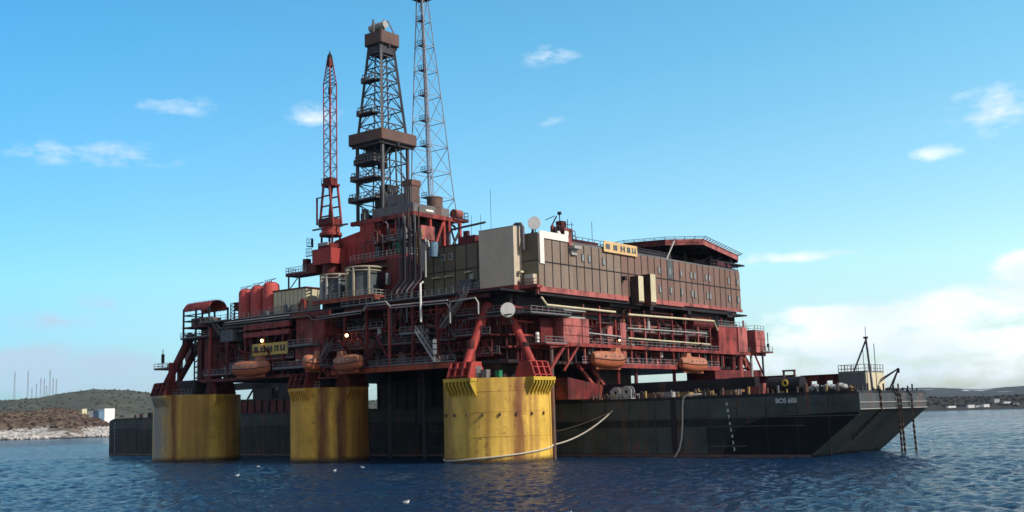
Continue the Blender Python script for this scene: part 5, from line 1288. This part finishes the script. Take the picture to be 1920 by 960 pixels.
lifeboat('farther orange lifeboat on the right face of the platform', (8.6, 49.6, 16.0), 90, 9.4, -1)
lifeboat('short orange rescue boat beside the middle leg', (-36.4, -8.0, 17.5), 78, 3.6, 1)['group'] = 'orange lifeboats hung along the platform'
def davit(label, c, ang, L):
    fr = F_P @ Matrix.Translation(c) @ Matrix.Rotation(R(ang), 4, 'Z')
    t = thing('davit', label, 'davit', (0,0,0), fr, 'lifeboat davits')
    for s in (-1, 1): part('arm', MB().beam((s*L*.36, 2.6, -1.4), (s*L*.36, 2.2, 2.6), .34).beam((s*L*.36, 2.2, 2.6), (s*L*.36, -.2, 4.3), .34, .34, .22, .22).beam((s*L*.36, 2.5, .6), (s*L*.36, .8, 3.5), .18), 'dred', t)
    part('tie_bar', MB().beam((-L*.36, 1.2, 3.4), (L*.36, 1.2, 3.4), .2), 'dred', t)
davit('dark red davit holding the peach orange lifeboat', (-53.6, -8.2, 17.3), 4, 9.8)
davit('dark red davit holding the shadowed lifeboat right of the middle leg', (-27.0, -8.0, 17.0), -8, 7.6)
davit('red davit holding the nearer lifeboat on the right face', (8.6, 20.2, 16.3), 90, 9.4)
davit('red davit holding the farther lifeboat on the right face', (8.6, 49.6, 16.0), 90, 9.4)
# life raft canisters
for c, lab, h in (((-7.4, -6.9, 17.6), 'white upright canister at the foot of the front stairs', 2.6), ((6.4, 3.0, 19.0), 'small white upright canister on the corner walkway over the near leg', 1.8)):
    t = thing('canister', lab, 'canister', c)
    part('shell', MB().lathe([(0, c[2]), (.34, c[2]+.1), (.36, c[2]+h*.5), (.34, c[2]+h-.1), (0, c[2]+h)], (c[0], c[1], 0), 14), 'white', t)
    part('strap', MB().lathe([(.37, c[2]+h*.3), (.385, c[2]+h*.33), (.37, c[2]+h*.36)], (c[0], c[1], 0), 14).lathe([(.37, c[2]+h*.66), (.385, c[2]+h*.69), (.37, c[2]+h*.72)], (c[0], c[1], 0), 14), 'dark', t)

# ================================================================== BARGE
BG = thing('cargo_barge', 'long dark flat topped barge with a raked bow lying under the platform', 'barge', (0, 0, 0), F_B)
DK = 9.5
YF = 28.5
def hullprofile(e=0.0): return [(-184, -3), (-184+e, 8.4), (-183.2, 9.1), (-181.5, DK), (28.2-e, DK), (28.7-e, 9.1), (28.7-e, 6.7), (16.6-e, -3)]
mb = MB(); P0, P1 = hullprofile(), [(x-(2.2 if x > 0 else 0), z) for x, z in hullprofile()]
n = 8
mb.add([(x, 0, z) for x, z in P0]+[(x, YF, z) for x, z in P1], [tuple(range(n)), tuple(range(n, 2*n))[::-1]]+[(i, n+i, n+(i+1) % n, (i+1) % n) for i in range(n)])
part('hull', mb, 'hull', BG, smooth=20)
mb = MB()
for z, x0 in ((7.72, 4), (6.75, 14)):
    mb.box(x0, 28.75, -.12, 0, z-.09, z+.09)
mb.box(-40, 28.75, -.08, 0, 5.9, 6.05).box(-170, -24, -.08, 0, 6.6, 6.75).box(-60, 20, -.07, 0, 4.6, 4.72).box(-60, 10, -.07, 0, 1.6, 1.75)
part('rub_rail', mb, 'strake', BG)
part('upper_strake', MB().box(-40, 28.6, -.02, 0, 6.1, 9.0).box(-184, -40, -.02, 0, 6.8, 9.0).box(-30, 3, -.02, 0, .5, 4.6), 'strake', BG)
mb = MB()
for z in (7.75, 6.8): mb.add([(28.72, 0, z-.05), (26.52, YF, z-.05), (26.52, YF, z+.05), (28.72, 0, z+.05), (28.87, 0, z-.05), (26.67, YF, z-.05), (26.67, YF, z+.05), (28.87, 0, z+.05)], [(3,2,1,0),(4,5,6,7),(0,1,5,4),(1,2,6,5),(2,3,7,6),(3,0,4,7)])
part('rub_rail', mb, 'lgrey', BG)
part('dark_patch', MB().prismy([(5.5, .4), (8.8, 4.6), (14.4, 6.05), (28.4, 6.5), (28.55, 6.2), (20.9, .4)], -.035, 0), 'patch_black', BG)  # near-black patch low on the side, next to the bow
def bowface(z0, z1, mat):
    f = lambda z: 28.7 if z > 6.7 else 28.7-(6.7-z)*1.247
    o = .03; mb = MB()
    q = [(f(z0), 0.02, z0), (f(z0)-2.2, YF-.02, z0), (f(z1)-2.2, YF-.02, z1), (f(z1), 0.02, z1)]
    part('bow_plate', mb.add(q+[(x+o, y, z-o*.6) for x, y, z in q], [(3,2,1,0),(4,5,6,7),(0,1,5,4),(1,2,6,5),(2,3,7,6),(3,0,4,7)]), mat, BG)
bowface(6.72, 9.05, 'bowgrey'); bowface(.3, 6.66, 'strake')  # sunlight on the bow put into these paler plate colours
mb = MB()
for k in range(40): x = -175+k*5.1; mb.box(x-.06, x+.06, -.04, 0, .2, 9.2)
part('plate_seam', mb, 'hull', BG)
part('fender_strip', MB().box(-3.6, -2.6, -.14, 0, .4, 9.4), 'dark', BG); part('fender_strip', MB().box(-64, -63, -.14, 0, .4, 9.4), 'dark', BG)
part('waterline_band', MB().box(-183.6, 20.6, -.05, 0, -.5, .38), 'rustbox', BG)
mb = MB(); put_text(mb, 'BOS 600', .98, (15.4, -.06, 8.0), (1, 0, 0), (0, 0, 1)); part('hull_name', mb, 'wlet', BG)
for k, d in enumerate('98765432'):
    mb = MB(); put_text(mb, d, .72, (6.75+.13*k, -.06, 7.85-k*.98), (1, 0, 0), (0, 0, 1)); part('draught_mark', mb, 'wlet', BG)
for k, d in enumerate('987654321'):
    mb = MB(); put_text(mb, d, .66, (-181.2, -.03, 7.9-k*.9), (1, 0, 0), (0, 0, 1)); part('draught_mark', mb, 'wlet', BG)
for k in range(30):
    x = -22+k*1.62
    if x < 27: part('bollard', MB().cyl((x, .9+.3*(k % 2), 0), .11+.04*(k % 3), DK, DK+.55+.3*((k*7) % 3), 8), ['ochre', 'rustbox', 'rustbox', 'grey'][(k*5) % 4], BG)
for k in range(13): part('bow_cleat', MB().beam((28.2-.077*k*2.1, .6+k*2.1, DK), (28.2-.077*k*2.1, .6+k*2.1, DK+.4+.3*(k % 3)), .2), 'dgrey', BG)
part('anchor_pocket', MB().add([(24.9-.0, 16, 5.1), (23.6, 20.6, 5.0), (21.6, 20.6, 3.2), (22.6, 16, 3.2), (25.25, 16, 5.0), (23.95, 20.6, 4.9), (21.95, 20.6, 3.1), (22.95, 16, 3.1)], [(0,1,2,3),(7,6,5,4),(0,4,5,1),(1,5,6,2),(2,6,7,3),(3,7,4,0)]), 'dark', BG)

# low rusty deck gear along the barge edge
rb = random.Random(9)
for k in range(46):
    x, y = rb.uniform(-24, 26), rb.uniform(1.6, 4.6); w, h = rb.uniform(.3, 1.3), rb.uniform(.3, 1.1)
    if k % 3: part('deck_gear', MB().box(x, x+w, y, y+rb.uniform(.3, 1), DK, DK+h).box(x+w*.2, x+w*.5, y+.1, y+.3, DK+h, DK+h*1.4), rb.choice(['rustbox', 'umber', 'dred', 'dgrey', 'deckwood', 'dark', 'ochre']), BG)
    else: part('deck_pipe', MB().tube([(x, y, DK+.2), (x+w*2, y, DK+.25), (x+w*2, y, DK+.9)], .13, 7), rb.choice(['rustbox', 'umber', 'grey', 'lgrey']), BG)
# things on the barge
t = thing('skid_beam', 'long black skid beam lying on the barge deck behind the short posts', 'beam', (-8, 6, DK), F_B)
part('web', MB().box(-25, 9, 5.2, 6.6, 10.4, 12.2), 'dark', t)
part('foot', MB().box(-24, -22, 5.4, 6.4, DK, 10.4).box(-12, -10, 5.4, 6.4, DK, 10.4).box(0, 2, 5.4, 6.4, DK, 10.4).box(7, 8.6, 5.4, 6.4, DK, 10.4), 'dark', t)
def reel(label, x, y, r):
    t = thing('cable_reel', label, 'reel', (x, y, DK), F_B, 'pale cable reels')
    for s in (-.5, .5): part('flange', MB().lathe([(r*.3, y+s-.05), (r, y+s-.05), (r, y+s+.05), (r*.3, y+s+.05), (r*.3, y+s-.05)], (x, 0, DK+r+.15), 20, axis='y'), 'lgrey', t)
    part('drum', MB().lathe([(r*.62, y-.45), (r*.62, y+.45)], (x, 0, DK+r+.15), 16, axis='y'), 'grey', t)
    part('cradle', MB().beam((x-r, y-.6, DK), (x-r, y-.6, DK+1.6), .14).beam((x+r, y-.6, DK), (x+r, y-.6, DK+1.6), .14).box(x-r, x+r, y-.65, y+.65, DK, DK+.18), 'lgrey', t)
reel('left pale cable reel on the barge deck beside the red ramp', -15.4, 1.6, .95); reel('right pale cable reel on the barge deck, the larger of the pair', -13.0, 1.4, 1.02)
def girder(label, x0, x1, y, z0, z1):
    t = thing('girder', label, 'girder', (x0, y, z0), F_B, 'red girders on the barge')
    mb = MB(); n = int((x1-x0)/1.25)
    mb.box(x0, x1, y, y+.12, z1-.85, z1)
    for k in range(n+1): x = x0+(x1-x0)*k/n; mb.box(x-.14, x+.14, y-.1, y+.3, z0, z1)
    mb.box(x0, x1, y, y+.12, z0, z0+.6)
    for k in range(0, n, 2): x = x0+(x1-x0)*k/n; mb.box(x, x+(x1-x0)/n, y, y+.1, z0, z1)
    part('web', mb, 'dred', t); part('flange', MB().box(x0-.1, x1+.1, y-.4, y+.5, z1, z1+.14), 'dred', t)
girder('longer red girder with square holes behind the winch on the barge', 0.6, 12.2, 12, DK, 12.35); girder('shorter red girder with square holes next to the grey deck house', 13.6, 21.6, 12, DK, 12.15)
t = thing('deck_winch', 'black deck winch with a yellow ring on the barge deck', 'winch', (14, 3.5, DK), F_B)
part('body', MB().lathe([(0, 12.6), (1.25, 12.6), (1.25, 18.2), (0, 18.2)], (0, 3.6, 10.7), 18, axis='x').box(12.4, 18.4, 2.8, 4.6, DK, 10.2), 'dark', t)
mb = MB(); ring = [(15.9+.42*math.cos(a), 2.25, 11.0+.42*math.sin(a)) for a in np.linspace(0, 2*math.pi, 17)]; mb.tube(ring, .14, 7); part('ring', mb, 'yel_bracket', t)
part('frame', MB().beam((14.6, 4.4, DK), (14.6, 4.4, 12.9), .26).beam((16.4, 4.4, DK), (16.4, 4.4, 12.9), .26).beam((14.4, 4.4, 12.9), (16.6, 4.4, 12.9), .26).beam((18.8, 3, DK), (18.8, 3, 10.8), .4), 'rustbox', t)
for i, (x, w, lab) in enumerate(((20.4, 1.7, 'left pale canvas bundle on the barge deck'), (22.5, 1.9, 'middle pale canvas bundle on the barge deck'), (24.4, 1.6, 'right grey canvas bundle on the barge deck beside the deck house'))):
    mb = MB()
    for k in range(6):
        mb.ball((x-w/2+.3+(k % 3)*(w-.5)/2, 3.0+.4*(k//3), DK+.45+.35*((k*5) % 3)/2), .48, 9, 6, .85)
    t = thing('canvas_bundle', lab, 'bundle', (x, 3, DK), F_B, 'canvas bundles on the barge')
    part('cover', mb, 'lgrey', t); part('lashing', MB().tube([(x-w/2, 2.3, DK+.6), (x, 2.2, DK+1.0), (x+w/2, 2.3, DK+.6)], .05, 5), 'rope', t)
for i, (x, y, sx, sz, mt, lab) in enumerate(((9.6, 1.6, 2.0, 1.1, 'red', 'red crate on the barge deck left of the black winch'), (11.8, 1.4, .8, 1.6, 'pink', 'narrow tall red crate beside the black winch'), (4.6, 1.8, 2.8, .8, 'deckwood', 'low brown timber crate near the rope on the barge deck'), (-3.4, 1.7, 2.4, .7, 'ochre', 'ochre crate at the bend of the hanging rope'), (-10.5, 1.8, 3.4, .8, 'deckwood', 'brown timber crate right of the cable reels'), (.6, 1.9, 2.2, .75, 'deckwood', 'brown timber crate in the middle of the barge deck edge'), (-6.8, 1.8, 2.2, .9, 'lgrey', 'grey crate between the timber crate and the ochre crate'))):
    t = thing('crate', lab, 'crate', (x, y, DK), F_B)
    part('box', MB().box(x, x+sx, y, y+1.2, DK, DK+sz), mt, t)
    part('batten', MB().box(x-.03, x+sx+.03, y-.05, y, DK+sz*.2, DK+sz*.32).box(x-.03, x+sx+.03, y-.05, y, DK+sz*.7, DK+sz*.82), 'rustbox', t)
t = thing('deck_house', 'grey steel deck house with railing on the barge bow', 'building', (24, 8, DK), F_B)
part('wall', MB().box(22.0, 26.3, 7.6, 14, DK, 12.25), 'grey', t)
part('end_panel', MB().box(26.3, 26.36, 7.7, 13.9, DK, 12.2), 'cream', t)
part('railing', MB().rails([(22, 13.8, 12.25), (22, 7.7, 12.25), (26.3, 7.7, 12.25), (26.3, 13.8, 12.25)], 1.15, 1.1, .045), 'rail', t)
part('door', MB().box(26.36, 26.4, 9, 9.9, DK+.1, DK+2), 'lgrey', t)
t = thing('barge_mast', 'tall thin A frame mast beside the grey deck house', 'mast', (26, 9, DK), F_B)
part('leg', MB().tube([(24.2, 8.2, 12.3), (26.5, 8.2, 17.0)], .13, 6), 'dgrey', t); part('leg', MB().tube([(27.0, 8.2, DK), (26.5, 8.2, 17.4)], .15, 6), 'dgrey', t)
part('aerial', MB().tube([(26.5, 8.2, 17.3), (26.5, 8.2, 19.0)], .05, 4).tube([(27.6, 8.4, DK), (27.6, 8.4, 16.4)], .06, 4).tube([(25.9, 8.2, 12.3), (25.9, 8.2, 16)], .05, 4).box(26.2, 26.8, 8, 8.4, 17.2, 17.5), 'dgrey', t)
t = thing('bow_davit', 'small slanting jib on the barge bow', 'crane', (27, 12, DK), F_B)
part('jib', MB().beam((25.2, 12.6, 10.2), (29.4, 12.4, 12.7), .17).beam((25.6, 12.6, 10.8), (29.4, 12.4, 12.7), .12), 'dgrey', t)
part('strut', MB().tube([(28.0, 12.4, DK), (29.4, 12.4, 12.7)], .09, 6).tube([(27.2, 13.4, DK), (29.3, 12.4, 12.5)], .12, 6), 'dgrey', t); part('block', MB().box(29.15, 29.45, 12.3, 12.6, 12.0, 12.7), 'dark', t)
# chains over the bow
for i, (y, off, zb, lab) in enumerate(((8.0, .1, 2.2, 'leftmost rusty chain lying on the raked bow'), (14.5, .3, -1, 'rusty chain hanging into the water, left of a close pair'), (15.6, .8, -1, 'rusty chain hanging into the water, right of a close pair'), (20.5, .9, -1, 'rightmost rusty chain hanging from the bow into the water'))):
    xe = 28.75-.077*y
    if zb > 0: pts = [(xe-1.2, y, DK+.15), (xe+.1, y, DK+.05), (xe+.2, y, 6.7), (xe-4.8, y, 2.4)]
    else: pts = [(xe-2.0, y, DK+.2), (xe-.3, y, DK+.25), (xe+.35, y+.1, 8.6), (xe+.3, y+.2, 5), (xe+.3+off*.2, y+.2, zb)]
    mb = MB(); pv = [Vector(p) for p in pts]
    for a, b in zip(pv[:-1], pv[1:]):
        m = max(1, int((b-a).length/.42))
        for k in range(m):
            p, q = a+(b-a)*(k/m), a+(b-a)*((k+1.15)/m); mb.beam(p, q, .34 if k % 2 else .13, .13 if k % 2 else .34)
    solo('anchor_chain', mb, 'chain', lab, 'chain', (xe, y, DK), F_B, 'chains over the barge bow')
# stern gear and grillage below the platform
t = thing('stern_gear', 'black machinery on the far stern of the barge left of the yellow legs', 'machinery', (-170, 6, DK), F_B)
part('frame', MB().box(-168, -150, 5, 9, DK, 12.2).box(-171.5, -169.5, 4, 5, DK, 10.8), 'dark', t); part('post', MB().cyl((-173, 3, 0), .5, DK, 10.6, 10).cyl((-176, 3, 0), .3, DK, 10.3, 10), 'dark', t)
GR = [(-141.5, -119, 12, 16, 13.2, 'dred', 'dark red cargo frame on the barge seen between the far and middle legs'), (-91.5, -74, 14, 24, 15.6, 'dark', 'black support grillage on the barge behind the middle leg'),
      (-73, -52, 14, 24, 15.6, 'dark', 'black support grillage on the barge between the middle and near legs'), (-51, -29, 14, 24, 15.6, 'dark', 'black support grillage on the barge behind the near leg')]
for (x0, x1, y0, y1, z1, mt, lab) in GR:
    t = thing('support_grillage', lab, 'frame', (x0, y0, DK), F_B)
    part('block', MB().box(x0, x1, y0, y1, DK, z1), mt, t)
    mb = MB()
    for k in range(int((x1-x0)/3)): mb.box(x0+k*3+.2, x0+k*3+.5, y0-.3, y0, DK, z1)
    mb.box(x0, x1, y0-.35, y0, z1-.5, z1-.1)
    part('rib', mb, 'dark', t)
t = thing('cargo_trestle', 'black braced trestle on the barge under the left end of the deck', 'frame', (-133, 13, DK), F_B)
part('pier', MB().box(-137.4, -129.6, 13, 18, 13.2, 17.0).box(-126.6, -118, 13, 18, 13.2, 17), 'dark', t)
part('cross_beam', MB().box(-146, -118, 13, 14, 15.7, 17.4), 'dark', t)
part('brace', MB().beam((-140.2, 13.4, 13.3), (-137.6, 13.4, 15.8), .35).beam((-129.4, 13.4, 13.2), (-126.8, 13.4, 15.8), .3).beam((-126.8, 13.4, 13.2), (-129.4, 13.4, 15.8), .3), 'dark', t)

# ================================================================== ROPES
def to_p(v): return F_P.inverted() @ F_B @ Vector(v)
end = to_p((-15.3, -.1, 7.6))
def onc(a, r, z): return Vector((r*math.cos(R(a)), r*math.sin(R(a)), z))
wrap = [onc(a, 9.0, z) for a, z in zip(range(36, -150, -12), np.interp(np.linspace(0, 1, 16), [0, .2, .45, .75, .9, 1], [2.35, 1.75, 1.05, .42, .3, .55]))]
ln = [end.lerp(wrap[0], f) + Vector((0, 0, -1.5*4*f*(1-f)*.62)) for f in np.linspace(0, 1, 14)]
solo('mooring_rope', MB().tube(ln[:-1]+wrap, .13, 7), 'rope', 'pale mooring rope slung from the barge around the waterline of the near leg', 'rope', tuple(end))
pts = [end.lerp(onc(38, 9.0, 4.4), f)+Vector((0, 0, -1.5*f*(1-f))) for f in np.linspace(0, 1, 10)]
solo('mooring_rope', MB().tube(pts, .07, 6), 'chain', 'thin brown mooring line above the pale rope', 'rope', tuple(end))
pts = [(2.0, .6, 9.8), (1.4, .1, 9.75), (-.2, -.15, 9.7), (-.8, -.3, 9.3), (-1.05, -.3, 8.2), (-1.3, -.25, 5), (-1.55, -.25, 3), (-2.0, -.3, 1.4), (-2.7, -.35, .3), (-3.2, -.35, -.3)]
solo('hanging_rope', MB().tube(pts, .14, 7), 'rope', 'pale rope hanging from the barge deck edge down to the water', 'rope', (0, 0, DK), F_B)

# gulls resting on the water
def gull():
    t = thing('gull', 'white gull afloat', 'bird', (0, 0, 0), F_W, 'white gulls afloat in front of the legs')
    part('body', MB().lathe([(.001, -.5), (.07, -.42), (.19, -.15), (.21, .1), (.13, .3), (.04, .36), (.001, .37)], (0, 0, .12), 12, axis='x').ball((.36, 0, .34), .1, 10, 7).tube([(.3, 0, .18), (.36, 0, .32)], .07, 7), 'gull', t, smooth=60)
    part('wing', MB().lathe([(.001, -.55), (.05, -.3), (.12, .05), (.001, .25)], (0, .14, .2), 8, axis='x').lathe([(.001, -.55), (.05, -.3), (.12, .05), (.001, .25)], (0, -.14, .2), 8, axis='x'), 'lgrey', t)
    part('beak', MB().tube([(.45, 0, .33), (.56, 0, .31)], .03, 5, .01), 'ochre', t)
    return t
g0 = gull()
GL = [((445, 891), 20, 'white gull afloat in front of the far leg'), ((485, 875), 190, 'white gull afloat just right of the far leg'), ((628, 882), 60, 'small white gull below the middle leg'), ((680, 876), 170, 'white gull afloat right of the middle leg'), ((762, 941), 10, 'white gull nearest the bottom of the view')]
GPOS = [(-38.96, 160.5), (-42.66, 190.19), (-26.48, 167.33), (-23.64, 176.08), (-9.63, 99.42)]
for i, (x, y) in enumerate(GPOS):
    o = g0 if i == 0 else copy_tree(g0)
    o.matrix_world = Matrix.Translation((x, y, 0)) @ Matrix.Rotation(R(GL[i][1]), 4, 'Z') @ Matrix.Scale(.62, 4); o['label'] = GL[i][2]
